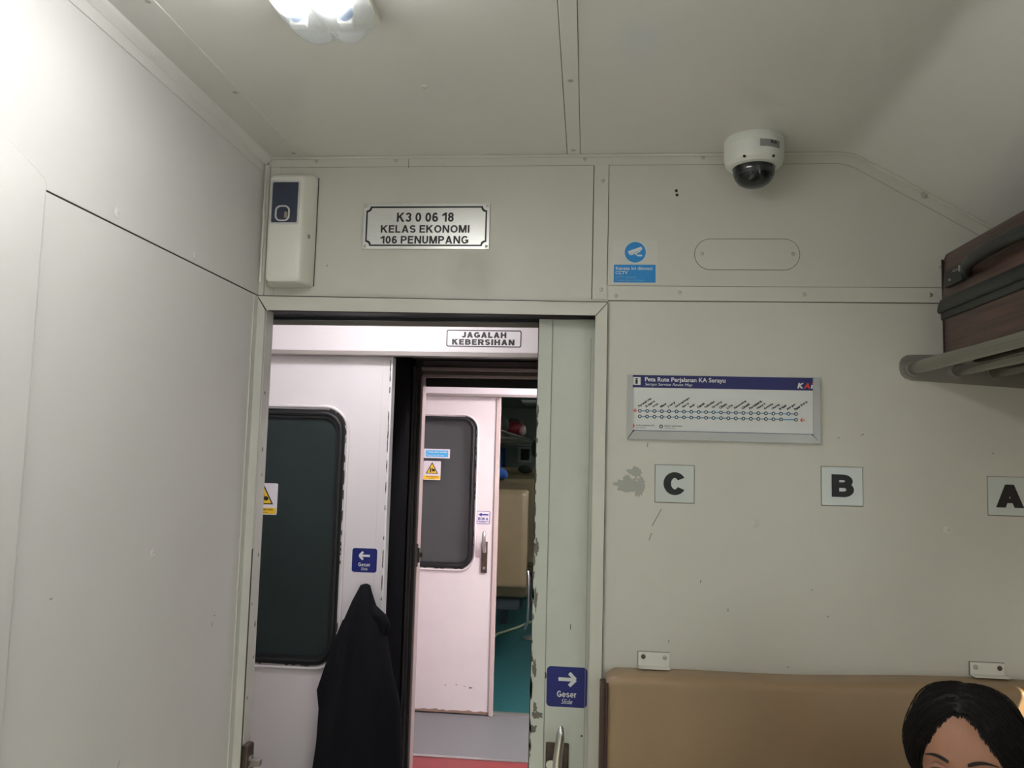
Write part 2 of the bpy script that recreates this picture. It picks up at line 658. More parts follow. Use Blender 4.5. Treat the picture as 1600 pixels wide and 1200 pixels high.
def ring(mb, outer, inner, y, t=0.0003):
    return mb.plate(outer, [inner], XZ, y, y + t)


def rect(x0, x1, z0, z1):
    return [(x0, z0), (x1, z0), (x1, z1), (x0, z1)]


def screw(parent, p, n=(0, -1, 0), r=0.0065, m=None, name='screw'):
    """round screw head with a slotted centre"""
    p = Vector(p)
    x, y, d = frame_of(n)
    mb = MB()
    prof = [(r, 0.0), (r, 0.0012), (r * 0.75, 0.0022), (r * 0.32, 0.0024), (r * 0.28, 0.0012), (0.0001, 0.0012)]
    seg = 14
    vs, fs = [], []
    for rr, h in prof:
        vs += [p + d * h + (x * math.cos(2 * PI * i / seg) + y * math.sin(2 * PI * i / seg)) * rr for i in range(seg)]
    for j in range(len(prof) - 1):
        fs += [(j * seg + i, j * seg + (i + 1) % seg, (j + 1) * seg + (i + 1) % seg, (j + 1) * seg + i) for i in range(seg)]
    mb.add(vs, fs)
    return obj(name, mb, m or STEEL, parent, True)


# ================================================================== THE SALOON SHELL
XL, XR = -0.93, 1.42
YB = -5.0
HC = 2.455

# end wall: front skin and back skin with the door pocket between them
mb = MB()
mb.box(0.0170, XR, 0.0, 0.03, 0, 2.50)
mb.box(-0.93, 0.0170, 0.0, 0.03, 2.03, 2.50)
mb.box(XL - 0.04, -0.920, 0.0, 0.045, 0, 2.50)
mb.box(-1.02, -0.985, 0.0, 0.20, 0, 2.50)
mb.box(-0.02, 1.48, 0.17, 0.20, 0, 2.50)
mb.box(-1.48, -0.975, 0.17, 0.20, 0, 2.50)
mb.box(-0.985, -0.02, 0.17, 0.20, 2.016, 2.50)
mb.box(XR, XR + 0.06, 0.0, 0.20, 0, 2.50)
mb.box(XL - 0.02, XR + 0.06, 0.0, 0.20, 2.50, 2.54)
wall_end = struct('wall_end', mb, PAINT)
for p in ((0.439, 0, 1.462), (0.915, 0, 1.463)):
    screw(wall_end, p, r=0.011, m=TRIM)
mb = MB()
for p in ((0.230, 2.351), (0.232, 2.339)):
    mb.plate(circ(p[0], p[1], 0.004, 12), [], XZ, -0.0006, -0.0001)
obj('screw_hole', mb, SEAM, wall_end)
mb = MB()
mb.plate(blotch(0.128, 1.588, 0.017, 0.014, 3), [], XZ, -0.0006, -0.0001)
mb.plate(blotch(0.112, 1.556, 0.036, 0.018, 5, 40, 0.6), [], XZ, -0.0007, -0.0001)
mb.plate(blotch(0.140, 1.550, 0.012, 0.028, 8, 30, 0.5), [], XZ, -0.0008, -0.0001)
obj('peeled_patch', mb, mat('peeled_grey', (168, 168, 160), rough=0.6), wall_end)
mb = MB()
rnd = random.Random(4)
for (x, z, l, a) in ((0.186, 1.470, 0.05, 62), (0.17, 1.42, 0.02, 70), (0.16, 1.66, 0.012, 80), (0.71, 1.70, 0.008, 30), (0.65, 1.69, 0.006, 0),
                     (1.03, 1.66, 0.006, 20), (0.37, 1.24, 0.008, 85), (0.58, 1.30, 0.004, 10), (0.62, 1.235, 0.006, 40), (0.30, 1.31, 0.008, 80),
                     (0.22, 1.155, 0.008, 75), (0.52, 1.105, 0.006, 0), (-0.52, 2.19, 0.005, 30), (-0.735, 2.14, 0.006, 60)):
    dx, dz = math.cos(R(a)) * l / 2, math.sin(R(a)) * l / 2
    nx, nz = -math.sin(R(a)) * 0.0009, math.cos(R(a)) * 0.0009
    mb.plate([(x - dx - nx, z - dz - nz), (x + dx - nx, z + dz - nz), (x + dx + nx, z + dz + nz), (x - dx + nx, z - dz + nz)], [], XZ, -0.0005, -0.0001)
obj('scratch_marks', mb, mat('scratch_grey', (120, 118, 108), rough=0.7), wall_end)
# buckled sheet under the number plate
mb = MB()
vs, fs = [], []
NX, NZ = 26, 16
for i in range(NX + 1):
    for j in range(NZ + 1):
        u, w = i / NX, j / NZ
        x, z = -0.40 + 0.17 * u, 2.052 + 0.135 * w
        e = max(0, math.sin(PI * u)) ** 2 * max(0, math.sin(PI * w)) ** 2
        d = 0.010 * e * (1 + 0.9 * noise.noise((x * 30, z * 22, 1.3)))
        vs.append((x, -0.0002 - max(0, d), z))
for i in range(NX):
    for j in range(NZ):
        a = i * (NZ + 1) + j
        fs.append((a, a + 1, a + NZ + 2, a + NZ + 1))
mb.add(vs, fs)
obj('dented_sheet', mb, PAINT, wall_end, True, 80)

# left wall, two sheets with a dark joint between them
mb = MB()
mb.box(XL - 0.04, XL, YB, 0.0, 0, 2.0505)
mb.box(XL - 0.04, XL, YB, 0.0, 2.0545, 2.50)
wall_left = struct('wall_left', mb, PAINT_L)
mb = MB()
mb.box(XL - 0.03, XL - 0.001, YB, -0.002, 2.0500, 2.0550)
obj('joint_line', mb, SEAM, wall_left)
for p in ((XL, -0.472, 1.389), (XL, -0.688, 2.078), (XL, -0.373, 2.072)):
    screw(wall_left, p, (1, 0, 0), 0.011, PAINT_L)
mb = MB()
for (y, z, l, a) in ((-0.55, 0.98, 0.012, 60), (-0.85, 1.02, 0.02, 60), (-0.17, 1.18, 0.012, 50), (-0.16, 1.20, 0.006, 0), (-0.80, 1.35, 0.006, 20), (-0.52, 0.90, 0.004, 0)):
    dy, dz = math.cos(R(a)) * l / 2, math.sin(R(a)) * l / 2
    mb.plate([(y - dy, z - dz - 0.001), (y + dy, z + dz - 0.001), (y + dy, z + dz + 0.001), (y - dy, z - dz + 0.001)], [], YZ, XL + 0.0006, XL + 0.0001)
obj('scuff_marks', mb, mat('scuff_grey', (140, 136, 130), rough=0.7), wall_left)

# proud panel nearer the camera, with a sloping top
mb = MB()
prof = [(-0.928, 0.0), (-0.928, 2.046), (-0.9295, 2.055), (-0.935, 2.063), (-1.09, 2.116), (-1.36, 2.20), (-2.2, 2.20), (-2.2, 0.0)]
bm = bmesh.new()
vs = [bm.verts.new((XL + 0.0005, y, z)) for y, z in prof]
f = bm.faces.new(vs)
ex = bmesh.ops.extrude_face_region(bm, geom=[f])
for v in [g for g in ex['geom'] if isinstance(g, bmesh.types.BMVert)]:
    v.co.x += 0.030
bmesh.ops.bevel(bm, geom=[e for e in bm.edges if all(v.co.x > XL + 0.01 for v in e.verts)], offset=0.012, segments=5, profile=0.5, affect='EDGES')
mb.bm_add(bm)
struct('trim_1', mb, PAINT_L, smooth=True)

# ceiling with its bend down to the right-hand side
sec = [(XL - 0.04, HC), (0.655, HC - 0.001)]
for i in range(1, 7):
    a = R(30.3 * i / 7)
    sec.append((0.655 + 0.13 * math.sin(a), HC - 0.001 - 0.13 * (1 - math.cos(a))))
xe, ze = 0.655 + 0.13 * math.sin(R(30.3)), HC - 0.001 - 0.13 * (1 - math.cos(R(30.3)))
sec.append((xe, ze))
xs, zs = XR + 0.04, ze - (XR + 0.04 - xe) * math.tan(R(30.3))
sec.append((xs, zs))


def ceil_z(x):
    for (a, b), (c, d) in zip(sec, sec[1:]):
        if a <= x <= c:
            return b + (d - b) * (x - a) / (c - a)
    return sec[-1][1]


mb = MB()
top = [(x, z + 0.04) for x, z in reversed(sec)]
loop = sec + top
mb.loft([[Vector((x, YB, z)) for x, z in loop], [Vector((x, 0.0, z)) for x, z in loop]])
ceiling = struct('ceiling', mb, CEIL, smooth=True, angle=50)
for p in ((-0.384, -0.422, HC),):
    screw(ceiling, p, (0, 0, -1), 0.009, CEIL)

# strip down the middle of the ceiling
mb = MB().box(-0.067, -0.0325, YB, -0.006, HC - 0.003, HC + 0.001, 0.001, 1)
t = struct('trim_2', mb, CEIL)
for y in (-0.443, -0.040, -0.85, -1.3):
    screw(t, (-0.051, y, HC - 0.003), (0, 0, -1), 0.006)
mb = MB()
for xa, xb in ((-0.0690, -0.0670), (-0.0325, -0.0312)):
    mb.box(xa, xb, YB, -0.006, HC - 0.0006, HC + 0.001)
obj('edge_gap', mb, mat('gap_brown', (96, 90, 78), rough=0.8), t)
# flange and cove where the ceiling meets the left wall
mb = MB().box(XL, -0.822, YB, -0.006, HC - 0.0022, HC + 0.001)
mb.loft([[Vector((x, y, z)) for x, z in ((XL, HC - 0.022), (XL + 0.004, HC - 0.024), (XL + 0.016, HC - 0.010), (XL + 0.020, HC - 0.001), (XL, HC))] for y in (YB, -0.004)])
mb.box(XL, XL + 0.003, YB, -0.03, HC - 0.050, HC - 0.018)
t = struct('trim_3', mb, mat('flange_paint', (224, 223, 219), rough=0.3))
for y in (-0.413, -0.036, -0.79):
    screw(t, (-0.835, y, HC - 0.002), (0, 0, -1), 0.006)
for y in (-0.62, -0.27):
    screw(t, (XL + 0.011, y, HC - 0.017), (0.8, 0, -0.6), 0.005, CEIL)

# bead and flange where the ceiling meets the end wall
bead = [(x, z) for x, z in sec if x > XL] + []
bead = [(XL + 0.01, HC)] + [p for p in bead if p[0] < XR]
bead.append((XR, ceil_z(XR)))
mb = MB()
mb.tube([Vector((x, -0.004, z - 0.004)) for x, z in bead], 0.0048, 8)
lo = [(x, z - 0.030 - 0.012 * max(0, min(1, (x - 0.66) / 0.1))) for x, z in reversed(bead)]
mb.plate([(x, z - 0.002) for x, z in bead] + lo, [], XZ, -0.0018, 0.0)
t = struct('trim_4', mb, TRIM, smooth=True, angle=30)
obj('edge_gap', MB().plate([(x, z + 0.0002) for x, z in reversed(lo)] + [(x, z - 0.0010) for x, z in lo], [], XZ, -0.0006, -0.0001), mat('flange_shade', (150, 146, 134), rough=0.8), t)  # shade line below the flange, painted as a thin strip
for x in (-0.78, -0.55, -0.02, 0.30):
    screw(t, (x, -0.0018, HC - 0.013), r=0.005)
screw(t, (0.873, -0.006, ceil_z(0.873) - 0.012), r=0.009)
mb = MB().box(-0.5135, -0.5125, -0.0022, -0.001, HC - 0.034, HC - 0.006)
obj('joint_line', mb, SEAM, t)

# cover strips on the end wall
mb = MB().box(0.0075, 0.0465, -0.003, 0.0, 2.049, 2.425, 0.0008, 1)
t = struct('trim_5', mb, TRIM)
for z in (2.379, 2.076):
    screw(t, (0.031, -0.003, z), r=0.0055)
mb = MB().box(0.0048, 0.0076, -0.0006, 0.0, 2.05, 2.422)
mb.box(0.0466, 0.0482, -0.0006, 0.0, 2.089, 2.425)
obj('edge_gap', mb, mat('gap_brown', (96, 90, 78), rough=0.8), t)
mb = MB().box(0.0495, 1.40, -0.003, 0.0, 2.0475, 2.0865, 0.0008, 1)
t = struct('trim_6', mb, TRIM)
for x, z in ((0.071, 2.059), (0.241, 2.069), (0.565, 2.067), (0.885, 2.068)):
    screw(t, (x, -0.003, z), r=0.0055)
mb = MB().box(0.05, 1.40, -0.0006, 0.0, 2.0450, 2.0473)
mb.box(0.05, 1.40, -0.0006, 0.0, 2.0866, 2.0880)
obj('edge_gap', mb, MATS['gap_brown'], t)
# corner trims beside the dispenser
mb = MB().box(-0.913, -0.8855, -0.0025, 0.0, 2.053, 2.424, 0.0006, 1)
mb.tube([(-0.925, -0.006, 2.09), (-0.925, -0.006, 2.43)], 0.0045, 8)
mb.box(-0.929, -0.914, -0.006, 0.0, 2.053, 2.43)
struct('trim_7', mb, TRIM, smooth=True, angle=30)
mb = MB().box(XL, XL + 0.0035, -0.034, -0.004, 0, 2.0495)
mb.box(XL, XL + 0.008, -0.006, 0.0, 0, 2.0495)
struct('trim_8', mb, JAMBP)

# mitred door casing
Y1 = -0.010
mb = MB()
mb.plate([(-0.929, 2.0505), (0.0495, 2.0400), (0.0170, 2.0030), (-0.9000, 2.0090)], [], XZ, Y1, 0.001)
door_head = struct('trim_9', mb, TRIM)
mb = MB()
mb.plate([(0.0495, 2.0385), (0.0485, 0.0), (0.0165, 0.0), (0.0170, 2.0010)], [], XZ, Y1, 0.001)
struct('trim_10', mb, TRIM)
mb = MB()
mb.plate([(-0.929, 2.0480), (-0.905, 2.0130), (-0.9045, 0.0), (-0.929, 0.0)], [], XZ, Y1, 0.001)
mb.box(-0.922, -0.9035, 0.001, 0.050, 0, 2.014)
door_jamb = struct('trim_11', mb, JAMBP)
mb = MB()
for k, (z, r) in enumerate(((1.62, .006), (1.14, .008), (1.20, .004), (1.33, .005), (1.55, .004), (0.95, .005), (1.05, .004), (1.78, .005))):
    mb.plate(blotch(0.024 + 0.016 * math.sin(k * 2.3), z, r * 0.5, r, 20 + k), [], YZ, -0.9033, -0.9037)
mb.box(-0.9045, -0.9035, -0.0106, -0.004, 0.2, 1.35)
obj('chipped_paint', mb, mat('chip_dark', (74, 68, 60), rough=0.8), door_jamb)
mb = MB()
mb.plate([(-0.929, 2.0500), (0.0495, 2.0396), (0.0500, 2.0414), (-0.929, 2.0522)], [], XZ, -0.0104, -0.0002)
mb.plate([(-0.9300, 2.0500), (-0.9275, 2.0505), (-0.8995, 2.0100), (-0.9035, 2.0090)], [], XZ, -0.0104, -0.0002)
mb.plate([(0.0500, 2.0400), (0.0488, 2.0402), (0.0160, 2.0030), (0.0178, 2.0022)], [], XZ, -0.0104, -0.0002)
mb.plate([(0.0492, 2.0380), (0.0506, 2.0380), (0.0496, 0.0), (0.0482, 0.0)], [], XZ, -0.0103, -0.0002)
mb.plate([(-0.8960, 2.0085), (0.0165, 2.0026), (0.0165, 2.0040), (-0.8960, 2.0100)], [], XZ, -0.0103, -0.0002)
obj('casing_joint', mb, SEAM, door_head)
# sliding track over the opening, coloured dark for the pocket's shade
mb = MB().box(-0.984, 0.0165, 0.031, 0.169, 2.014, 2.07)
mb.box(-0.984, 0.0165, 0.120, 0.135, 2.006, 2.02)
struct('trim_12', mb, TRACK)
mb = MB().box(-0.980, 1.40, 0.192, 0.204, 2.003, 2.018)
struct('trim_13', mb, mat('track_lip_grey', (128, 122, 118), rough=0.5))

# floor, right-hand wall with its window, rear wall
mb = MB().box(XL - 0.04, XR + 0.04, YB, 0.03, -0.03, 0.0)
struct('floor', mb, mat('grey_saloon_floor', (148, 152, 148), rough=0.5, var=0.06, vscale=40))
WY0, WY1, WZ0, WZ1 = -1.50, -0.30, 0.92, 1.66
mb = MB()
mb.plate([(YB, 0), (0.0, 0), (0.0, 2.2), (YB, 2.2)], [rrect(WY0, WY1, WZ0, WZ1, 0.06), rrect(WY0 - 1.55, WY1 - 1.55, WZ0, WZ1, 0.06), rrect(WY0 - 3.1, WY1 - 3.1, WZ0, WZ1, 0.06)], YZ, XR, XR + 0.04)
struct('wall_right', mb, PAINT)
for n, dy in ((1, 0), (2, -1.55), (3, -3.1)):
    mb = MB()
    mb.plate(rrect(WY0 - 0.03 + dy, WY1 + 0.03 + dy, WZ0 - 0.03, WZ1 + 0.03, 0.08), [rrect(WY0 + dy, WY1 + dy, WZ0, WZ1, 0.06)], YZ, XR - 0.012, XR + 0.001)
    w = struct('window_%d' % n, mb, GREYM)
    obj('pane', MB().plate(rrect(WY0 + dy, WY1 + dy, WZ0, WZ1, 0.06), [], YZ, XR + 0.018, XR + 0.024), WGLASS, w)
mb = MB().box(XL - 0.04, XR + 0.04, YB - 0.04, YB, 0, 2.5)
struct('wall_rear', mb, PAINT)

# two unseen curtains, added to narrow the sun to a patch on the bench
def curtain(name, label, edge_a, edge_b, dx):
    mb = MB()
    rings = []
    for j in range(25):
        z = WZ1 + 0.04 - (WZ1 - WZ0 + 0.10) * j / 24
        row = []
        ya, yb = edge_a(z), edge_b(z)
        for i in range(61):
            y = ya + (yb - ya) * i / 60
            row.append(Vector((XR - 0.045 + dx + 0.008 * math.sin(y * 70) + 0.002 * math.sin(j), y, z)))
        rings.append(row)
    mb.loft(rings, caps=False, closed=False)
    o = obj(name, mb, CURT, None, True)
    o.modifiers.new('thick', 'SOLIDIFY').thickness = 0.003
    tag(o, label, 'curtain', 'added curtains that shape the sun')


def slit(z):
    if z > 1.36:
        return -0.385
    return -0.413 - 0.050 * min(1, (1.36 - z) / 0.10) - 0.03 * max(0, 1.26 - z)


curtain('window_curtain', 'wide beige pleated curtain added to narrow the sun on the bench', lambda z: WY0 - 0.05, slit, -0.012)
curtain('window_curtain', 'narrow beige curtain added between the sun slit and the end wall', lambda z: -0.434, lambda z: -0.235, 0.012)
t = thing('curtain_rail', 'metal curtain rail above the window beside the bench', 'rail', (XR - 0.045, -1.0, WZ1 + 0.05))
obj('rod', MB().cyl((XR - 0.045, WY0 - 0.08, WZ1 + 0.055), (XR - 0.045, -0.215, WZ1 + 0.055), 0.008), ALU, t, True)
for y in (WY0 - 0.08, -0.235):
    obj('rail_bracket', MB().box(XR - 0.05, XR, y, y + 0.02, WZ1 + 0.045, WZ1 + 0.065), ALU, t)


# ================================================================== CEILING LAMP
TUBEM = emit_mat('tube_light', (1.0, 0.98, 0.955), TUBE)


def lamp_section(y, k):
    """double-lobed cross-section of the clear cover, k = size"""
    pts = []
    for i in range(33):
        u = i / 32 * 2 - 1
        z = math.sqrt(max(0, 1 - u ** 2)) ** 0.7 * (0.70 + 0.30 * abs(math.sin(PI * (u * 0.94 + 1)) if abs(u) < 0.97 else 0))
        pts.append(Vector((LX + 0.086 * u * (0.55 + 0.45 * k), y, HC - 0.012 - 0.062 * z * k)))
    return pts


LX = -0.497


def saloon_lamp(y0, y1, label):
    t = thing('ceiling_lamp', label, 'ceiling lamp', (LX, y0, HC), 'saloon ceiling lamps')
    obj('housing', MB().box(LX - 0.09, LX + 0.09, y1, y0 - 0.02, HC - 0.012, HC, 0.003), WPLAST, t)
    rings = []
    n = 10
    for i in range(n + 1):
        a = i / n
        rings.append(lamp_section(y0 - 0.10 * (1 - math.cos(a * PI / 2)) * 1.0, max(0.04, math.sin(a * PI / 2)) ** 0.75))
    m = 40
    for i in range(1, m):
        y = y0 - 0.10 - (y0 - y1 - 0.2) * i / m
        rings.append(lamp_section(y, 1 + (0.012 if i % 2 else 0)))
    for i in range(n, -1, -1):
        a = i / n
        rings.append(lamp_section(y1 + 0.10 * (1 - math.cos(a * PI / 2)), max(0.04, math.sin(a * PI / 2)) ** 0.75))
    mb = MB().loft(rings, caps=False, closed=False)
    obj('clear_cover', mb, COVER, t, True, 70)
    for s in (-0.045, 0.045):
        tb = obj('tube', MB().cyl((LX + s, y0 - 0.150, HC - 0.040), (LX + s, y1 + 0.150, HC - 0.040), 0.0145, seg=20), TUBEM, t, True)
        for ya, yb in ((y0 - 0.150, y0 - 0.105), (y1 + 0.150, y1 + 0.105)):
            obj('tube_cap', MB().cyl((LX + s, ya, HC - 0.040), (LX + s, yb, HC - 0.040), 0.0155, seg=20), mat('blue_grey_cap', (120, 150, 190), rough=0.4), tb, True)
        for ya in (y0 - 0.085, y1 + 0.110):
            obj('lamp_holder', MB().box(LX + s - 0.015, LX + s + 0.015, ya - 0.022, ya, HC - 0.058, HC - 0.012, 0.004), WPLAST, t)
    return t


saloon_lamp(-0.690, -2.00, 'twin-tube ceiling lamp under a clear plastic cover by the centre strip')
LX = 0.30
saloon_lamp(-3.0, -4.3, 'twin-tube ceiling lamp in the back of the saloon')
LX = -0.497

# ================================================================== SLIDING DOOR (our side, right of the opening)
door = thing('sliding_door', 'pale green sliding door mostly hidden in its pocket, right of the opening', 'door', (0.2, 0.07, 0))
obj('door_panel', MB().box(-0.1365, 0.70, 0.052, 0.090, 0.012, 2.004, 0.003), DOORP, door)
obj('edge_strip', MB().box(-0.138, -0.1005, 0.0485, 0.0525, 0.012, 2.003, 0.0012, 1), DOORP, door)
mb = MB().box(-0.1405, -0.1360, 0.058, 0.086, 0.012, 2.002)
obj('rubber_edge', mb, BLACK, door)
obj('stile_seam', MB().box(-0.1004, -0.0988, 0.0508, 0.0522, 0.2, 2.0).box(0.006, 0.0072, 0.0510, 0.0522, 0.2, 1.95), mat('seam_grey', (150, 148, 136), rough=0.7), door)
mb = MB()
rnd = random.Random(11)
for k in range(46):
    z = rnd.uniform(0.82, 1.75)
    w = rnd.uniform(0.0015, 0.0035)
    mb.plate(blotch(-0.1375 + w * 0.3, z, w, rnd.uniform(0.004, 0.018), 100 + k, 16), [], XZ, 0.0478, 0.0484)
for (x, z, rx, rz) in ((-0.131, 1.375, .006, .022), (-0.129, 1.06, .005, .02), (-0.118, 0.935, .014, .008), (-0.125, 0.955, .006, .012), (-0.130, 1.23, .004, .03), (-0.127, 0.90, .007, .01)):
    mb.plate(blotch(x, z, rx, rz, int(z * 1000), 26, 0.6), [], XZ, 0.0477, 0.0484)
obj('chipped_paint', mb, mat('chip_grey', (112, 110, 100), rough=0.8), door)
mb = MB()
for (x, z, rx, rz) in ((-0.06, 0.895, .002, .004), (0.0, 0.888, .002, .003), (-0.035, 1.17, .0012, .008), (-0.10, 1.04, .004, .008)):
    mb.plate(blotch(x, z, rx, rz, int(z * 777), 16, 0.4), [], XZ, 0.0506, 0.0518)
obj('scuff_marks', mb, MATS['chip_dark'], door)
# handle: recessed dark plate and a chrome lever that stands up from it
hnd = obj('handle', MB().box(-0.094, -0.033, 0.0485, 0.0525, 0.60, 0.868, 0.003), RUST, door, label='chrome lever handle on a dark worn plate')
pts = [(-0.066, 0.046, 0.74), (-0.064, 0.030, 0.79), (-0.060, 0.012, 0.85), (-0.056, 0.000, 0.890), (-0.054, -0.004, 0.910), (-0.053, -0.003, 0.922), (-0.052, 0.004, 0.926)]
obj('lever', MB().tube(pts, [0.0125, 0.0125, 0.012, 0.0115, 0.0105, 0.008, 0.003], 16), CHROME, hnd, True, 60)
obj('lever_boss', MB().cyl((-0.079, 0.049, 0.815), (-0.079, 0.034, 0.815), 0.013).cyl((-0.079, 0.049, 0.72), (-0.079, 0.030, 0.72), 0.012), CHROME, hnd, True)

# strike plate on the left jamb
lt = thing('door_latch', 'dark worn steel latch keeper on the door jamb beside the side wall', 'latch', (-0.88, 0.03, 0.75))
obj('keeper_plate', MB().box(-0.9036, -0.886, -0.008, 0.030, 0.66, 0.832, 0.004).box(-0.9036, -0.892, 0.026, 0.048, 0.66, 0.822, 0.002), RUST, lt)
obj('keeper_hook', MB().box(-0.888, -0.856, 0.000, 0.020, 0.775, 0.793, 0.003).box(-0.888, -0.880, 0.0, 0.02, 0.70, 0.80, 0.002), GREYM, lt)


# ================================================================== SIGNS ON THE END WALL
# --- number plate
npl = thing('number_plate', 'brushed metal carriage number plate with black lettering above the doorway', 'sign', (-0.457, 0, 2.25))
px0, px1, pz0, pz1 = -0.636, -0.278, 2.187, 2.3165
obj('plate', MB().box(px0, px1, -0.004, 0.0, pz0, pz1, 0.0008, 1), BRUSH, npl)


def notched(d, r):
    x0, x1, z0, z1 = px0 + d, px1 - d, pz0 + d, pz1 - d
    out = []
    for cx, cz, a0 in ((x1, z1, 270), (x0, z1, 360), (x0, z0, 90), (x1, z0, 180)):
        for i in range(7):
            a = R(a0 - 90 * i / 6)
            out.append((cx + r * math.cos(a), cz + r * math.sin(a)))
    return out


mb = MB()
ring(mb, notched(0.008, 0.012), notched(0.0125, 0.012), -0.0045)
obj('border_line', mb, INK, npl)
mb = MB()
W_ = on_y(-0.0046)
block_text(mb, 'K3 0 06 18', -0.5400, -0.3790, 2.2640, 2.2905, W_, 0.19)
block_text(mb, 'KELAS EKONOMI', -0.5845, -0.3340, 2.2330, 2.2545, W_, 0.19)
block_text(mb, '106 PENUMPANG', -0.5845, -0.3360, 2.2020, 2.2240, W_, 0.19)
obj('lettering', mb, INK, npl)
for x in (px0 + 0.008, px1 - 0.008):
    for z in (pz0 + 0.008, pz1 - 0.008):
        screw(npl, (x, -0.004, z), r=0.0045)

# --- CCTV notice
cc = thing('cctv_sticker', 'white and blue camera notice sticker beside the vertical cover strip', 'sticker', (0.12, 0, 2.15))
obj('sheet', MB().plate(rrect(0.0605, 0.1815, 2.0935, 2.2115, 0.002, 2), [], XZ, -0.0008, 0.0), mat('sticker_pale', (212, 210, 204), rough=0.3), cc)
mb = MB()
flat(mb, rect(0.0645, 0.1765, 2.0965, 2.1455), -0.0012)
flat(mb, circ(0.1215, 2.1800, 0.0285, 40), -0.0012)
obj('blue_field', mb, CYAN, cc)
mb = MB()
ring(mb, circ(0.1215, 2.180, 0.0300, 40), circ(0.1215, 2.180, 0.0285, 40), -0.00115)


def rotp(pts, cx, cz, a):
    return [(cx + (x * math.cos(a) - z * math.sin(a)), cz + (x * math.sin(a) + z * math.cos(a))) for x, z in pts]


flat(mb, rotp([(-0.018, -0.002), (0.019, -0.002), (0.021, 0.003), (0.019, 0.007), (-0.018, 0.007)], 0.121, 2.182, R(20)), -0.0016)
flat(mb, rotp([(-0.015, -0.006), (0.012, -0.006), (0.016, -0.003), (-0.018, -0.003)], 0.121, 2.182, R(20)), -0.0016)
flat(mb, rect(0.1225, 0.1265, 2.171, 2.179), -0.0016)
flat(mb, rrect(0.127, 0.140, 2.1685, 2.1735, 0.0015, 3), -0.0016)
W_ = on_y(-0.0015)
put_text(mb, 'Kereta ini diawasi', 0.0695, 0.1675, 2.1310, 2.1400, W_, 0.02)
put_text(mb, 'CCTV', 0.0690, 0.1020, 2.1190, 2.1282, W_, 0.02)
obj('white_print', mb, PRINT, cc)
mb = MB()
put_text(mb, 'CCTV cameras', 0.0692, 0.1240, 2.1085, 2.1145, W_, 0.0)
put_text(mb, 'in operation on board', 0.0692, 0.1480, 2.0985, 2.1060, W_, 0.0)
obj('small_print', mb, mat('pale_blue_print', (130, 180, 215), rough=0.4), cc)

# --- stadium-shaped access cover
ac = thing('access_cover', 'flat oblong access cover with rounded ends painted like the wall', 'cover', (0.418, 0, 2.175))
obj('cover_plate', MB().plate(rrect(0.2805, 0.5545, 2.1335, 2.2165, 0.0414, 12), [], XZ, -0.0012, 0.0), PAINT, ac)
mb = MB()
ring(mb, rrect(0.2790, 0.5560, 2.1320, 2.2180, 0.0429, 12), rrect(0.2805, 0.5545, 2.1335, 2.2165, 0.0414, 12), -0.0006, 0.0006)
obj('edge_gap', mb, MATS['gap_brown'], ac)
for x in (0.299, 0.537):
    screw(ac, (x, -0.0012, 2.176), r=0.0052)

# --- route map in its aluminium holder
rm = thing('route_map', 'framed white route map with a navy heading above letter C', 'sign', (0.354, 0, 1.76))
mx0, mx1, mz0, mz1 = 0.1055, 0.6015, 1.6745, 1.8460
mb = MB()
mb.plate([(mx0, mz0), (mx1, mz0), (mx1 - 0.022, mz0 + 0.022), (mx0 + 0.020, mz0 + 0.022)], [], XZ, -0.011, 0.0)
mb.plate([(mx0, mz0), (mx0 + 0.015, mz0 + 0.020), (mx0 + 0.013, mz1 - 0.001), (mx0, mz1 - 0.001)], [], XZ, -0.0105, 0.0)
mb.plate([(mx1, mz0), (mx1, mz1), (mx1 - 0.017, mz1), (mx1 - 0.017, mz0 + 0.020)], [], XZ, -0.0105, 0.0)
obj('holder_frame', mb, ALU, rm)
obj('holder_seam', MB().plate([(mx0 + 0.0005, mz0 - 0.0003), (mx0 + 0.0025, mz0 - 0.0003), (mx0 + 0.0170, mz0 + 0.0205), (mx0 + 0.0150, mz0 + 0.0215)], [], XZ, -0.0114, -0.010), SEAM, rm)
sx0, sx1, sz0, sz1 = mx0 + 0.012, mx1 - 0.016, mz0 + 0.019, mz1 - 0.001
obj('printed_sheet', MB().box(sx0, sx1, -0.006, -0.001, sz0, sz1), PRINT, rm)
mb = MB()
flat(mb, rect(sx0, sx1, sz1 - 0.0335, sz1), -0.0065)
flat(mb, rect(sx0, sx1, sz0, sz0 + 0.0045), -0.0065)
obj('navy_heading', mb, NAVY, rm)
obj('info_square', flat(MB(), rect(sx0 + 0.0015, sx0 + 0.022, sz1 - 0.0265, sz1 - 0.0055), -0.0069), PRINT, rm)
mb = MB()
W_ = on_y(-0.0070)
put_text(mb, 'Peta Rute Perjalanan KA Serayu', 0.151, 0.361, 1.8245, 1.8400, W_, 0.022)
put_text(mb, 'Serayu Service Route Map', 0.151, 0.275, 1.8150, 1.8245, W_, 0.0, 0.25)
put_text(mb, 'K', 0.545, 0.562, 1.8165, 1.8310, W_, 0.05, 0.2)
flat(mb, [(0.5790, 1.8165), (0.5835, 1.8165), (0.5850, 1.8260), (0.5805, 1.8260)], -0.0070)
obj('title_lettering', mb, PRINT, rm)
mb = MB()
put_text(mb, 'A', 0.561, 0.577, 1.8165, 1.8310, W_, 0.05, 0.2)
flat(mb, [(0.5812, 1.8280), (0.5850, 1.8280), (0.5855, 1.8310), (0.5817, 1.8310)], -0.0070)
obj('logo_lettering', mb, REDP, rm)
mb2 = MB()
put_text(mb2, 'i', sx0 + 0.008, sx0 + 0.0150, sz1 - 0.0240, sz1 - 0.0085, on_y(-0.0073), 0.03)
obj('info_letter', mb2, INK, rm)
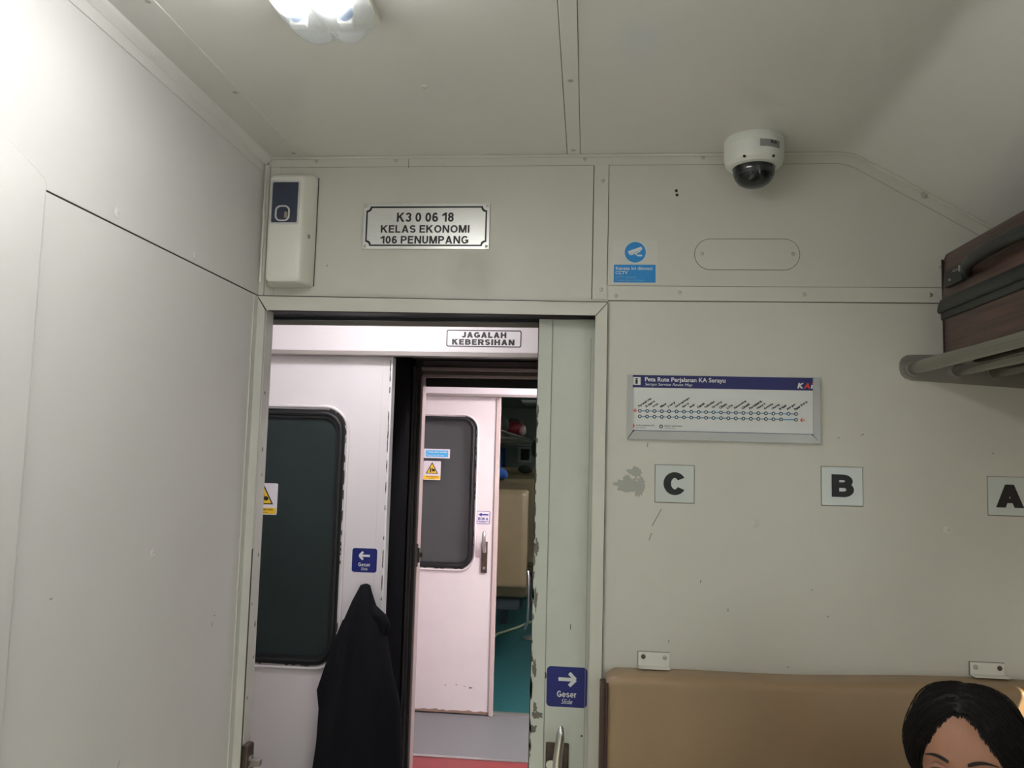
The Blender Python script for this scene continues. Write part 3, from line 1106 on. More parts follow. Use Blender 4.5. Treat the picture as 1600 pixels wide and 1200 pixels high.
# route lines, stations, names
sta = ['Purwokerto', 'Kebasen', 'Kroya', 'Maos', 'Jeruklegi', 'Gandrungmangun', 'Sidareja', 'Banjar', 'Ciamis', 'Tasikmalaya', 'Cipeundeuy', 'Cibatu', 'Leles',
       'Kiaracondong', 'Cimahi', 'Purwakarta', 'Cikampek', 'Karawang', 'Cikarang', 'Bekasi', 'Jatinegara', 'Pasar Senen']
xs_ = [0.1385 + i * (0.5415 - 0.1385) / 21 for i in range(22)]
ZA, ZB = 1.7495, 1.7345
ml = MB()
flat(ml, rect(xs_[0], xs_[-1], ZA - 0.0014, ZA + 0.0014), -0.0065)
flat(ml, rect(xs_[0], xs_[-1], ZB - 0.0014, ZB + 0.0014), -0.0065)
obj('route_line', ml, LINEB, rm)
mk, mw, mn = MB(), MB(), MB()
for i, x in enumerate(xs_):
    for z in (ZA, ZB):
        if z == ZB and i == 20:
            continue
        flat(mk, circ(x, z, 0.0048, 16), -0.0069)
        flat(mw, circ(x, z, 0.0026, 14), -0.0073)
    put_text(mn, sta[i], x - 0.002, None, ZA + 0.0085, ZA + 0.0150, on_y(-0.0066), 0.05, rot=R(35))
lg = obj('legend_symbol', flat(MB(), circ(0.1945, 1.7090, 0.0048, 16), -0.0069), INK, rm)
obj('legend_dot', flat(MB(), circ(0.1945, 1.7090, 0.0026, 14), -0.0073), PRINT, lg)
ml2 = MB()
put_text(ml2, 'Arah perjalanan KA', 0.129, 0.177, 1.7085, 1.7130, on_y(-0.0066), 0.02)
put_text(ml2, 'Train direction', 0.129, 0.155, 1.7035, 1.7070, on_y(-0.0066), 0.0)
put_text(ml2, 'Stasiun perhentian', 0.2035, 0.250, 1.7085, 1.7130, on_y(-0.0066), 0.02)
put_text(ml2, 'Stopping station', 0.2035, 0.233, 1.7035, 1.7070, on_y(-0.0066), 0.0)
obj('legend_lettering', ml2, INK, rm)
obj('station_ring', mk, INK, rm)
obj('station_dot', mw, PRINT, rm)
obj('station_name_lettering', mn, INK, rm)


def arrow(mbx, x, z, w, h, t, d, y):
    """d = 1 points right, -1 left; shaft with a two-stroke head"""
    flat(mbx, [(x - d * w / 2, z - t / 2), (x + d * (w / 2 - t * 0.6), z - t / 2), (x + d * (w / 2 - t * 0.6), z + t / 2), (x - d * w / 2, z + t / 2)], y)
    for s in (-1, 1):
        tip = (x + d * w / 2, z)
        tail = (x + d * (w / 2 - h / 2), z + s * h / 2)
        dx, dz = tail[0] - tip[0], tail[1] - tip[1]
        L = math.hypot(dx, dz)
        nx, nz = -dz / L * t / 2, dx / L * t / 2
        flat(mbx, [(tip[0] + nx, tip[1] + nz), (tail[0] + nx, tail[1] + nz), (tail[0] - nx, tail[1] - nz), (tip[0] - nx, tip[1] - nz)], y - 0.00002 * s)


for ax_, az_, aw_, ad_ in ((sx0 + 0.0065, 1.7500, 0.011, 1), (0.5585, 1.7340, 0.012, -1), (sx0 + 0.0040, 1.7095, 0.007, 1)):
    mb = MB()
    arrow(mb, ax_, az_, aw_, 0.010, 0.0020, ad_, -0.0069)
    obj('direction_arrow', mb, REDP, rm)

# --- seat letters
for ch, x0, x1, z0, z1, tx0, tx1, tz0, tz1, lab in (
        ('C', 0.1812, 0.2815, 1.5110, 1.6080, 0.2025, 0.2610, 1.5300, 1.5900, 'white square plate with black letter C'),
        ('B', 0.6060, 0.7080, 1.5165, 1.6150, 0.6305, 0.6860, 1.5380, 1.5960, 'white square plate with black letter B'),
        ('A', 1.0150, 1.1170, 1.5045, 1.6010, 1.0325, 1.1000, 1.5240, 1.5820, 'white square plate with black letter A')):
    t = thing('seat_letter', lab, 'sign', ((x0 + x1) / 2, 0, (z0 + z1) / 2), 'seat letter plates')
    obj('plate', MB().box(x0, x1, -0.003, 0.0, z0, z1, 0.0006, 1), OFFP, t)
    mb = MB()
    block_text(mb, ch, tx0, tx1, tz0, tz1, on_y(-0.0035), 0.25)
    obj('lettering', mb, INK, t)
    mb = MB()
    ring(mb, rect(x0 - 0.0015, x1 + 0.0018, z0 - 0.0020, z1 + 0.0012), rect(x0, x1, z0, z1), -0.0006, 0.0006)
    obj('plate_outline', mb, mat('outline_grey', (120, 116, 104), rough=0.9), t)  # thin darker outline, slightly wider below and to the right


# --- "Geser" door stickers
def geser(x0, x1, z0, z1, y, d, label):
    t = thing('slide_sticker', label, 'sticker', ((x0 + x1) / 2, y, (z0 + z1) / 2), 'slide direction stickers')
    w, h = x1 - x0, z1 - z0
    obj('sheet', MB().plate(rrect(x0, x1, z0, z1, 0.10 * w, 5), [], XZ, y - 0.0008, y), NAVY_S, t)
    mb = MB()
    cx = (x0 + x1) / 2
    arrow(mb, cx, z1 - 0.31 * h, 0.42 * w, 0.32 * h, 0.085 * w, d, y - 0.0012)
    block_text(mb, 'Geser', cx - 0.24 * w, cx + 0.24 * w, z0 + 0.245 * h, z0 + 0.40 * h, on_y(y - 0.0012), 0.19, 0.09)
    put_text(mb, 'Slide', cx - 0.13 * w, cx + 0.14 * w, z0 + 0.08 * h, z0 + 0.205 * h, on_y(y - 0.0012), 0.0, 0.25)
    obj('white_print', mb, PRINT, t)
    return t


geser(-0.0955, 0.0125, 0.9600, 1.0640, 0.052, 1, 'navy sticker with white arrow pointing to the doorframe, above the chrome lever')

# ================================================================== DISPENSER
dp = thing('air_freshener', 'white wall-mounted air freshener dispenser in the corner above the doorway', 'dispenser', (-0.84, 0, 2.08))


def rr3(x0, x1, z0, z1, r, y, n=5):
    return [Vector((a, y, b)) for a, b in rrect(x0, x1, z0, z1, r, n)]


mb = MB().loft([rr3(-0.900, -0.7715, 2.0760, 2.3960, 0.010, 0.0), rr3(-0.900, -0.7715, 2.0760, 2.3960, 0.010, -0.022),
                rr3(-0.886, -0.7850, 2.0775, 2.3800, 0.012, -0.062), rr3(-0.8835, -0.7885, 2.0800, 2.3745, 0.012, -0.068), rr3(-0.880, -0.792, 2.084, 2.3700, 0.010, -0.070)])
obj('shell', mb, WPLAST, dp, True, 35)
obj('back_shade', MB().box(-0.7718, -0.7700, -0.004, 0.0, 2.080, 2.392), mat('painted_shade', (80, 78, 70), rough=0.9), dp)  # dark strip painted for the shade at the shell's back edge
fx = lambda u: -0.8835 + 0.095 * u
fz = lambda w: 2.3745 - 0.2945 * w
obj('panel_frame', MB().plate(rrect(fx(0.05), fx(0.90), fz(0.462), fz(0.045), 0.006), [rrect(fx(0.09), fx(0.86), fz(0.447), fz(0.062), 0.004)], XZ, -0.0730, -0.069), CHROME, dp)
obj('dark_panel', MB().plate(rrect(fx(0.085), fx(0.865), fz(0.449), fz(0.060), 0.004), [], XZ, -0.0722, -0.069), DPANEL, dp)
mb = MB()
mb.plate(rrect(fx(0.20), fx(0.64), fz(0.436), fz(0.285), 0.015), [rrect(fx(0.245), fx(0.595), fz(0.423), fz(0.298), 0.012)], XZ, -0.0742, -0.072)
obj('nozzle_ring', mb, CHROME, dp)
obj('nozzle', MB().box(fx(0.47), fx(0.57), -0.0735, -0.072, fz(0.405), fz(0.345), 0.002), GREYM, dp)
obj('side_lock', MB().cyl((-0.7790, -0.040, 2.212), (-0.7755, -0.040, 2.212), 0.006), GREYM, dp, True)

# ================================================================== DOME CAMERA
DC = Vector((0.418, -0.088, HC))
dc = thing('dome_camera', 'white dome security camera hanging from the ceiling by the end wall', 'camera', DC)
mb = MB().lathe([(0.001, 0.0), (0.0735, 0.0), (0.0755, -0.004), (0.0755, -0.0185), (0.0748, -0.0192), (0.0748, -0.0200), (0.0755, -0.0207), (0.0752, -0.050), (0.0715, -0.066), (0.064, -0.074), (0.054, -0.0765), (0.052, -0.070), (0.050, -0.064), (0.001, -0.064)], DC, 48)
obj('housing', mb, CAMW, dc, True, 30)
mb = MB().lathe([(0.0525, -0.072), (0.0525, -0.082), (0.0515, -0.092), (0.047, -0.104), (0.039, -0.1145), (0.027, -0.122), (0.014, -0.1258), (0.0005, -0.127)], DC, 40)
obj('dome', mb, DOME, dc, True, 60)
mb = MB().lathe([(0.047, -0.066), (0.047, -0.094), (0.041, -0.094), (0.0408, -0.105), (0.034, -0.113), (0.022, -0.1185), (0.0005, -0.120)], DC, 32)
obj('inner_shroud', mb, mat('shroud_black', (28, 31, 36), rough=0.3), dc, True, 30)
lensd = Vector((-0.18, -0.80, -0.58)).normalized()
lx, ly, _ = frame_of(lensd)
c0 = DC + Vector((0, 0, -0.088))
obj('lens', MB().cyl(c0 + lensd * 0.020, c0 + lensd * 0.0400, 0.013, 0.0125, 24), INK, dc, True)
mb = MB()
for i in range(9):
    a = R(-20 + 220 * i / 8)
    d = (lensd * 0.8 + lx * math.cos(a) * 0.55 + Vector((0, 0, -1)) * math.sin(a) * 0.45).normalized()
    p = c0 + Vector((d.x * 0.0385, d.y * 0.0385, d.z * 0.030))
    mb.cyl(p, p + d * 0.003, 0.0030, seg=10)
obj('infrared_light', mb, CHROME, dc, True)


def wrap(mb, loop, r):
    """prints a 2D loop (angle offset as arc length, height) on the camera's drum"""
    out = []
    for a, z in loop:
        th = R(-90) + a / r
        out.append(DC + Vector((math.cos(th) * r, math.sin(th) * r, z)))
    mb.add(out, [tuple(range(len(out)))])


def bandloop(a0, a1, z0, z1, n=8):
    return [(a0 + (a1 - a0) * i / n, z0) for i in range(n + 1)] + [(a1 - (a1 - a0) * i / n, z1) for i in range(n + 1)]


mb = MB()
vs = []
n = 10
for i in range(n + 1):
    for z in (-0.026, -0.045):
        th = R(-90) + (0.0 + 0.058 * i / n) / 0.0758
        vs.append(DC + Vector((math.cos(th) * 0.0758, math.sin(th) * 0.0758, z)))
mb.add(vs, [(2 * i, 2 * i + 1, 2 * i + 3, 2 * i + 2) for i in range(n)])
obj('grey_label', mb, LABELG, dc)
mb = MB()
drum = lambda a, b: DC + Vector((math.cos(R(-90) + a / 0.0761) * 0.0761, math.sin(R(-90) + a / 0.0761) * 0.0761, b))
put_text(mb, 'KAI', 0.028, 0.048, -0.0360, -0.0270, drum, 0.05, 0.2)
obj('lettering', mb, INK, dc)
for a in (-0.52, 0.52):
    d = Vector((math.sin(a), -math.cos(a), 0))
    p = DC + d * 0.0705 + Vector((0, 0, -0.0660))
    obj('cover_screw', MB().cyl(p, p + d * 0.003 + Vector((0, 0, -0.0006)), 0.0036, seg=12), SEAM, dc, True)

# ================================================================== BENCH
bn = thing('passenger_bench', 'tan vinyl bench with a tall padded back against the end wall', 'bench', (0.72, -0.3, 0))
x0, x1 = 0.060, 1.395
mb = MB()


def cush(x0, x1, y0, y1, z0, z1, r, top_fn=None, n=28):
    """padded slab, front rounded, running along x"""
    rings = []
    prof = []
    for cx, cz, a0 in ((y0 + r, z1 - r, 90), (y0 + r, z0 + r, 180)):
        for i in range(7):
            a = R(a0 + 90 * i / 6)
            prof.append((cx + r * math.cos(a), cz + r * math.sin(a)))
    prof += [(y1, z0), (y1, z1)]
    for k in range(n + 1):
        x = x0 + (x1 - x0) * k / n
        e = min(1, min(x - x0, x1 - x) / 0.012)
        s = 0.012 * (1 - math.sqrt(max(0, 1 - (1 - e) ** 2)))
        cy, cz = (y0 + y1) / 2, (z0 + z1) / 2
        ring_ = []
        for (y, z) in prof:
            dz = (top_fn(x) if top_fn and z > cz else 0)
            ring_.append(Vector((x, y + (s if y < cy else 0), z + dz + (s if z < cz else -s))))
        rings.append(ring_)
    return MB().loft(rings)


topw = lambda x: -0.002 + 0.024 * (x - 0.06) / 1.0 + 0.003 * math.sin(x * 9)
bk = obj('backrest', cush(x0, x1, -0.092, -0.005, 0.50, 1.082, 0.022, topw, 60), TAN, bn, True, 50)
obj('edge_piping', MB().box(x0 - 0.016, x0 - 0.001, -0.078, -0.004, 0.50, 1.055, 0.004).tube([(x0 + 0.001, -0.090, 0.52), (x0 + 0.001, -0.090, 1.066)], 0.003, 8), PIPE, bk)
st = obj('seat', cush(x0, x1, -0.56, -0.09, 0.36, 0.46, 0.04, None, 40), TAN, bn, True, 50)
obj('base', MB().box(x0 + 0.02, x1 - 0.02, -0.50, -0.012, 0.0, 0.36, 0.006).box(x0 + 0.02, x1 - 0.02, -0.09, -0.003, 0.36, 0.52), BASEM, bn)

for xa, xb, z0, z1, lab in ((0.142, 0.2225, 1.0885, 1.126, 'white screwed bracket on the bench back below letter C'),
                            (0.960, 1.0430, 1.1085, 1.140, 'white screwed bracket on the bench back above the seated person')):
    t = thing('bench_bracket', lab, 'bracket', ((xa + xb) / 2, 0, z0), 'bench back brackets')
    obj('plate', MB().box(xa, xb, -0.004, 0.0, z0, z1, 0.001, 1).box(xa, xb, -0.030, 0.0, z0, z0 + 0.003, 0.001, 1), WPLAST, t)
    for i, x in enumerate((xa + 0.013, xb - 0.013)):
        screw(t, (x, -0.004, z1 - 0.012), r=0.006, m=(RUST if (i == 0) == (xa < 0.5) else STEEL))
    obj('edge_gap', MB().box(xa - 0.0012, xa, -0.002, 0.0, z0, z1 + 0.001).box(xa - 0.001, xb, -0.002, 0, z1, z1 + 0.001), MATS['gap_brown'], t)

# ================================================================== LUGGAGE RACK AND CASE
rk = thing('luggage_rack', 'grey tubular overhead luggage rack with a rounded end plate on the wall', 'rack', (1.1, -1.0, 1.87))
mb = MB().plate([(1.40, 1.915), (0.83, 1.9095)] + [(0.83 + 0.026 * math.cos(a), 1.8835 + 0.026 * math.sin(a)) for a in [R(90 + 10 * i) for i in range(1, 19)]][0:9] +
                [(0.804, 1.872), (0.808, 1.858), (0.818, 1.848), (0.835, 1.843), (1.40, 1.810)], [], XZ, -0.006, 0.0)
obj('end_plate', mb, GREYM, rk)
RB = mat('rack_tube', (134, 131, 120), rough=0.24, metal=0.8)
for i, (x, z) in enumerate(((0.836, 1.873), (0.945, 1.870), (1.035, 1.868), (1.13, 1.866), (1.225, 1.864), (1.32, 1.862))):
    b = obj('tube', MB().cyl((x, -0.006, z), (x, -2.6, z), 0.0165, seg=20), RB, rk, True)
    obj('collar', MB().cyl((x, -0.006, z), (x, -0.014, z), 0.021, seg=20), GREYM, b, True)
for y in (-1.42, -2.58):
    obj('cross_arm', MB().box(0.836, XR, y, y + 0.03, 1.830, 1.850, 0.003), RB, rk)

cs = thing('suitcase', 'brown wood-grain hard suitcase with a black band lying on the rack', 'suitcase', (1.03, -0.45, 1.89))
cx0, cx1, cy0, cy1 = 0.870, 1.175, -0.86, -0.092


def slab(x0, x1, y0, y1, z0, z1, r, rv):
    """box with rounded vertical corners r and softened top or bottom"""
    bm = bmesh.new()
    lo = [bm.verts.new((a, b, z0)) for a, b in rrect(x0, x1, y0, y1, r, 5)]
    f = bm.faces.new(lo)
    ex = bmesh.ops.extrude_face_region(bm, geom=[f])
    for v in [g for g in ex['geom'] if isinstance(g, bmesh.types.BMVert)]:
        v.co.z = z1
    return bm


def shell_mb(x0, x1, y0, y1, zs):
    """zs: list of (z, inset)"""
    return MB().loft([[Vector((a, b, z)) for a, b in rrect(x0 + i, x1 - i, y0 + i, y1 - i, max(0.004, 0.018 - i), 5)] for z, i in zs])


obj('lower_shell', shell_mb(cx0 + 0.002, cx1, cy0, cy1, [(1.8905, 0.008), (1.896, 0.002), (1.902, 0.0), (1.990, 0.0)]), WOOD, cs, True, 30)
obj('upper_shell', shell_mb(cx0, cx1, cy0, cy1, [(2.034, -0.001), (2.10, 0.003), (2.138, 0.006), (2.148, 0.010), (2.152, 0.018)]), WOOD, cs, True, 30)
obj('black_band', shell_mb(cx0 - 0.010, cx1 + 0.010, cy0 - 0.01, cy1 + 0.008, [(2.000, 0.008), (2.002, 0.002), (2.006, 0.0), (2.020, 0.002), (2.034, 0.0075), (2.036, 0.011)]), CASEBLK, cs, True, 30)
obj('lower_band', shell_mb(cx0 - 0.003, cx1 + 0.004, cy0 - 0.004, cy1 + 0.003, [(1.983, 0.003), (1.985, 0.0), (2.001, 0.0)]), CASEBLK, cs, True, 30)
for z0, z1, zr in ((2.036, 2.135, 2.118), (1.895, 1.984, 1.915)):
    for ya, yb in ((cy1 - 0.018, cy1 + 0.001), (cy0 - 0.001, cy0 + 0.018)):
        ct = obj('corner_trim', MB().plate([(cx0 + 0.018 - 0.0188 * math.cos(R(a)), (cy1 - 0.018 if ya > -0.5 else cy0 + 0.018) + (1 if ya > -0.5 else -1) * 0.0188 * math.sin(R(a))) for a in range(0, 91, 10)] +
                                [(cx0 + 0.018 - 0.0150 * math.cos(R(a)), (cy1 - 0.018 if ya > -0.5 else cy0 + 0.018) + (1 if ya > -0.5 else -1) * 0.0150 * math.sin(R(a))) for a in range(90, -1, -10)], [], XY, z0, z1), mat('corner_dark', (44, 35, 30), rough=0.5), cs, True, 40)
        obj('rivet', MB().cyl((cx0 + 0.003, (ya + yb) / 2, zr), (cx0 - 0.0020, (ya + yb) / 2, zr), 0.003, seg=10), CHROME, ct)
lk = obj('lock', MB().box(cx0 - 0.010, cx0 + 0.004, -0.232, -0.142, 2.056, 2.096, 0.003), CASEBLK, cs)
mb = MB()
for i in range(3):
    mb.cyl((cx0 - 0.0095, -0.196 - i * 0.009, 2.0855), (cx0 - 0.0125, -0.196 - i * 0.009, 2.0855), 0.0022, seg=10)
mb.cyl((cx0 - 0.0095, -0.175, 2.069), (cx0 - 0.013, -0.175, 2.069), 0.0032, seg=12)
mb.box(cx0 - 0.012, cx0 - 0.009, -0.228, -0.222, 2.078, 2.092)
obj('lock_dial', mb, CHROME, lk)
pts = [(cx0 + 0.002, -0.240, 2.066), (cx0 - 0.012, -0.262, 2.070), (cx0 - 0.026, -0.30, 2.077), (cx0 - 0.031, -0.36, 2.083), (cx0 - 0.031, -0.45, 2.085), (cx0 - 0.031, -0.54, 2.083),
       (cx0 - 0.026, -0.60, 2.077), (cx0 - 0.012, -0.638, 2.070), (cx0 + 0.002, -0.66, 2.066)]
obj('handle', MB().tube(pts, [0.008, 0.010, 0.014, 0.0165, 0.0165, 0.0165, 0.014, 0.010, 0.008], 14, flat=0.9), CASEBLK, cs, True, 60)

# ================================================================== VESTIBULE
HV = 2.36
mb = MB().box(-1.45, 1.45, 0.03, 1.04, -0.03, 0.0)
struct('floor_vestibule', mb, GREYF)
mb = MB().box(-1.45, 1.45, 0.20, 1.04, HV, HV + 0.03)
struct('ceiling_vestibule', mb, WHITE)
for s, nm in ((-1, 'left'), (1, 'right')):
    mb = MB().box(min(s * 1.45, s * 1.48), max(s * 1.45, s * 1.48), 0.20, 1.04, 0, HV + 0.03)
    struct('wall_vestibule_%s' % nm, mb, WHITE)
mb = MB()
mb.box(-1.45, -0.80, 1.0, 1.04, 0, HV)
mb.box(0.02, 1.45, 1.0, 1.04, 0, HV)
mb.box(-0.80, 0.02, 1.0, 1.04, 2.02, HV)
struct('wall_vestibule_end', mb, WHITE)
mb = MB().box(-1.45, 1.45, 0.90, 1.0, 2.016, HV, 0.004)
hd = struct('trim_14', mb, WHITE)
obj('lower_lip', MB().box(-1.45, 1.45, 0.893, 0.94, 1.999, 2.0165, 0.002, 1), mat('lip_grey', (150, 142, 138), rough=0.4), hd)

VLAMP = emit_mat('vestibule_diffuser', (0.98, 0.96, 1.0), VEST)


def box_lamp(x, y, z, w, d, m, label, group):
    t = thing('ceiling_light', label, 'ceiling light', (x, y, z), group)
    obj('housing', MB().box(x - w / 2, x + w / 2, y - d / 2, y + d / 2, z - 0.02, z, 0.003), WPLAST, t)
    obj('diffuser', MB().box(x - w / 2 + 0.01, x + w / 2 - 0.01, y - d / 2 + 0.01, y + d / 2 - 0.01, z - 0.045, z - 0.02, 0.008), m, t)
    return t


box_lamp(-0.74, 0.34, HV, 0.34, 0.16, VLAMP, 'white ceiling light in the vestibule behind the lintel', 'vestibule ceiling lights')

# --- sign JAGALAH KEBERSIHAN
jg = thing('cleanliness_sign', 'white sign with black framed lettering on the vestibule beam', 'sign', (-0.405, 0.90, 2.07))
obj('sheet', MB().plate(rrect(-0.552, -0.258, 2.037, 2.106, 0.006, 4), [], XZ, 0.8990, 0.9), mat('sign_white', (232, 226, 230), rough=0.25), jg)
mb = MB()
ring(mb, rrect(-0.5515, -0.2585, 2.0385, 2.1050, 0.008, 5), rrect(-0.5475, -0.2625, 2.0425, 2.1010, 0.005, 5), 0.8986)
obj('border_line', mb, INK, jg)
mb = MB()
block_text(mb, 'JAGALAH', -0.4920, -0.3170, 2.0745, 2.0970, on_y(0.8985), 0.25, 0.13)
block_text(mb, 'KEBERSIHAN', -0.5290, -0.2850, 2.0465, 2.0690, on_y(0.8985), 0.25, 0.13)
obj('lettering', mb, INK, jg)


# --- sliding doors of the two vestibules
def win_door(name, label, x0, x1, y0, y1, z1, wx0, wx1, wz0, wz1, glass, paint):
    t = thing(name, label, 'door', ((x0 + x1) / 2, (y0 + y1) / 2, 0))
    r = 0.085
    obj('door_panel', MB().plate([(x0, 0.008), (x1, 0.008), (x1, z1), (x0, z1)], [rrect(wx0, wx1, wz0, wz1, r, 10)], XZ, y0, y1), paint, t)
    # pressed rim, then the black gasket, then the pane
    e = 0.012
    mb = MB()
    lo = [Vector((a, y0 - 0.004, b)) for a, b in rrect(wx0 - e, wx1 + e, wz0 - e, wz1 + e, r + e, 10)]
    mb.tube(lo, 0.0065, 8, closed=True)
    obj('window_rim', mb, paint, t, True, 80)
    mb = MB()
    mb.plate(rrect(wx0, wx1, wz0, wz1, r, 10), [rrect(wx0 + 0.034, wx1 - 0.034, wz0 + 0.034, wz1 - 0.034, r - 0.03, 10)], XZ, y0 - 0.006, y0 + 0.02)
    mid = [Vector((a, y0 - 0.006, b)) for a, b in rrect(wx0 + 0.016, wx1 - 0.016, wz0 + 0.016, wz1 - 0.016, r - 0.014, 10)]
    mb.tube(mid, 0.010, 8, closed=True)
    gk = obj('window_gasket', mb, BLACK, t, True, 40)
    obj('pane', MB().plate(rrect(wx0 + 0.032, wx1 - 0.032, wz0 + 0.032, wz1 - 0.032, r - 0.03, 10), [], XZ, y0 + 0.006, y0 + 0.011), glass, gk)
    # worn paint round the gasket
    mb = MB()
    rnd = random.Random(int(-x1 * 1000))
    for k in range(40):
        a = rnd.choice(('r', 'r', 'b', 'c', 'c'))
        if a == 'r':
            c = (wx1 + rnd.uniform(0.0, 0.004), rnd.uniform(wz0 + 0.1, wz1 - 0.05))
            rx, rz = 0.003, rnd.uniform(0.004, 0.022)
        elif a == 'b':
            c = (rnd.uniform(wx1 - 0.35, wx1 - 0.05), wz0 - rnd.uniform(0, 0.004))
            rx, rz = rnd.uniform(0.005, 0.02), 0.003
        else:
            an = R(rnd.uniform(20, 85))
            c = (wx1 - r + (r + 0.004) * math.cos(an), wz1 - r + (r + 0.004) * math.sin(an))
            rx, rz = rnd.uniform(0.004, 0.009), rnd.uniform(0.004, 0.008)
        mb.plate(blotch(c[0], c[1], rx, rz, 300 + k, 14, 0.6), [], XZ, y0 - 0.0008 - 0.00001 * k, y0 + 0.001)
    obj('worn_paint', mb, MATS['chip_dark'], t)
    return t


GLD = mat('dark_door_glass', (48, 56, 56), rough=0.12, spec=0.09, var=0.12, vscale=2.5)
d1 = win_door('vestibule_door', 'white sliding door with a large dark window, behind the doorway', -1.445, -0.7785, 0.950, 0.990, 2.000, -1.43, -0.953, 0.795, 1.786, GLD, WHITE)
obj('edge_strip', MB().box(-0.7785, -0.7715, 0.945, 0.992, 0.008, 2.0), mat('white_edge', (236, 236, 236), rough=0.3), d1)
mb = MB()
rnd = random.Random(5)
for k in range(24):
    mb.plate(blotch(-0.7800, rnd.uniform(0.9, 1.98), 0.002, rnd.uniform(0.004, 0.03), 500 + k, 12), [], XZ, 0.9445, 0.951)
obj('edge_wear', mb, MATS['chip_dark'], d1)
obj('stile_seam', MB().box(-0.813, -0.8122, 0.9495, 0.951, 0.2, 1.99), mat('seam_pale', (196, 190, 192), rough=0.5), d1)

geser(-0.9035, -0.8045, 1.1560, 1.2480, 0.9498, -1, 'navy sticker with white arrow pointing to the dark window, above the black jacket')


def warn(x0, x1, z0, z1, y, label):
    t = thing('warning_sticker', label, 'sticker', ((x0 + x1) / 2, y, (z0 + z1) / 2), 'yellow warning stickers')
    w, h = x1 - x0, z1 - z0
    cx = (x0 + x1) / 2
    obj('sheet', MB().plate(rrect(x0, x1, z0, z1, 0.05 * w, 3), [], XZ, y - 0.0008, y), mat('sign_white2', (226, 220, 228), rough=0.3), t)
    mb = MB()
    tri = lambda k: [(cx - 0.36 * w * k, z0 + 0.33 * h + 0.19 * h * (1 - k)), (cx + 0.36 * w * k, z0 + 0.33 * h + 0.19 * h * (1 - k)), (cx, z0 + 0.52 * h + (0.42 * h) * k - 0.0 * h)]
    flat(mb, tri(1.0), y - 0.0012)
    obj('triangle_border', mb, INK, t)
    mb = MB()
    flat(mb, tri(0.80), y - 0.0016)
    flat(mb, rect(x0 + 0.03 * w, x1 - 0.03 * w, z0 + 0.03 * h, z0 + 0.22 * h), y - 0.0012)
    obj('yellow_field', mb, YELL, t)
    mb = MB()
    # hand caught at a door edge
    flat(mb, rect(cx - 0.12 * w, cx - 0.05 * w, z0 + 0.40 * h, z0 + 0.63 * h), y - 0.0020)
    flat(mb, rect(cx + 0.00 * w, cx + 0.02 * w, z0 + 0.40 * h, z0 + 0.66 * h), y - 0.0020)
    flat(mb, circ(cx + 0.10 * w, z0 + 0.515 * h, 0.075 * w, 18, 1.1), y - 0.0021)
    flat(mb, rrect(cx - 0.03 * w, cx + 0.10 * w, z0 + 0.49 * h, z0 + 0.535 * h, 0.01 * w, 3), y - 0.0020)
    flat(mb, rotp(rrect(-0.07 * w, 0.07 * w, -0.016 * w, 0.016 * w, 0.014 * w, 3), cx + 0.04 * w, z0 + 0.575 * h, R(-25)), y - 0.0022)
    obj('pictogram', mb, INK, t)
    mb = MB()
    put_text(mb, 'Awas terjepit pintu', cx - 0.36 * w, cx + 0.36 * w, z0 + 0.125 * h, z0 + 0.20 * h, on_y(y - 0.0016), 0.03)
    put_text(mb, 'Mind the door', cx - 0.18 * w, cx + 0.18 * w, z0 + 0.055 * h, z0 + 0.10 * h, on_y(y - 0.0016), 0.0)
    obj('lettering', mb, INK, t)
    return t


warn(-1.332, -1.219, 1.364, 1.488, 0.9555, 'yellow triangle warning sticker cut off by the door jamb')

# --- black jacket on its hook
hook = thing('coat_hook', 'small coat hook on the white door under the navy sticker', 'hook', (-0.842, 0.95, 1.09))
obj('hook_arm', MB().cyl((-0.842, 0.95, 1.085), (-0.842, 0.944, 1.085), 0.012).tube([(-0.842, 0.946, 1.085), (-0.842, 0.925, 1.080), (-0.842, 0.912, 1.086), (-0.842, 0.908, 1.098)], 0.005, 10), GREYM, hook, True)
prof = [(1.114, -0.846, -0.836, .004), (1.110, -0.860, -0.822, .014), (1.088, -0.868, -0.812, .026), (1.051, -0.885, -0.795, .036), (1.003, -0.902, -0.770, .046), (0.966, -0.916, -0.752, .052), (0.906, -0.933, -0.732, .058), (0.810, -0.951, -0.711, .064),
        (0.762, -0.964, -0.697, .066), (0.735, -0.978, -0.688, .068), (0.679, -0.977, -0.674, .070), (0.597, -0.979, -0.665, .074), (0.433, -0.995, -0.655, .080), (0.28, -1.005, -0.652, .085), (0.262, -1.003, -0.654, .080)]
NS = 96
rings = []
zz = []
for a, b in zip(prof, prof[1:]):
    for k in range(4):
        zz.append([a[i] + (b[i] - a[i]) * k / 4 for i in range(4)])
zz.append(list(prof[-1]))
for z, xl, xr, d in zz:
    cx, w = (xl + xr) / 2, (xr - xl) / 2
    v = (1.114 - z) / 0.85
    ring_ = []
    for i in range(NS):
        a = 2 * PI * i / NS
        ca, sa = math.cos(a), math.sin(a)
        x = cx + w * (abs(ca) ** 0.85) * (1 if ca > 0 else -1)
        u = (x - (-0.842)) / (0.05 + 0.20 * v)
        fold = 0.0
        if sa < 0:
            fold = (0.013 * math.sin(u * 5.2 + 0.6) + 0.008 * math.sin(u * 9.5 + 2 * v + 1.2)) * min(1, v * 4) * (-sa)
            g = (x + 0.89 + 0.02 * v) / 0.05
            if z < 0.74:
                fold -= 0.016 * math.exp(-g * g) * min(1, (0.74 - z) * 12)
        y = 0.945 - d + d * sa * (1.0 if sa < 0 else 0.9) + fold
        y = min(y, 0.9465)
        ring_.append(Vector((x, y, z + 0.004 * math.sin(u * 6) * v)))
    rings.append(ring_)
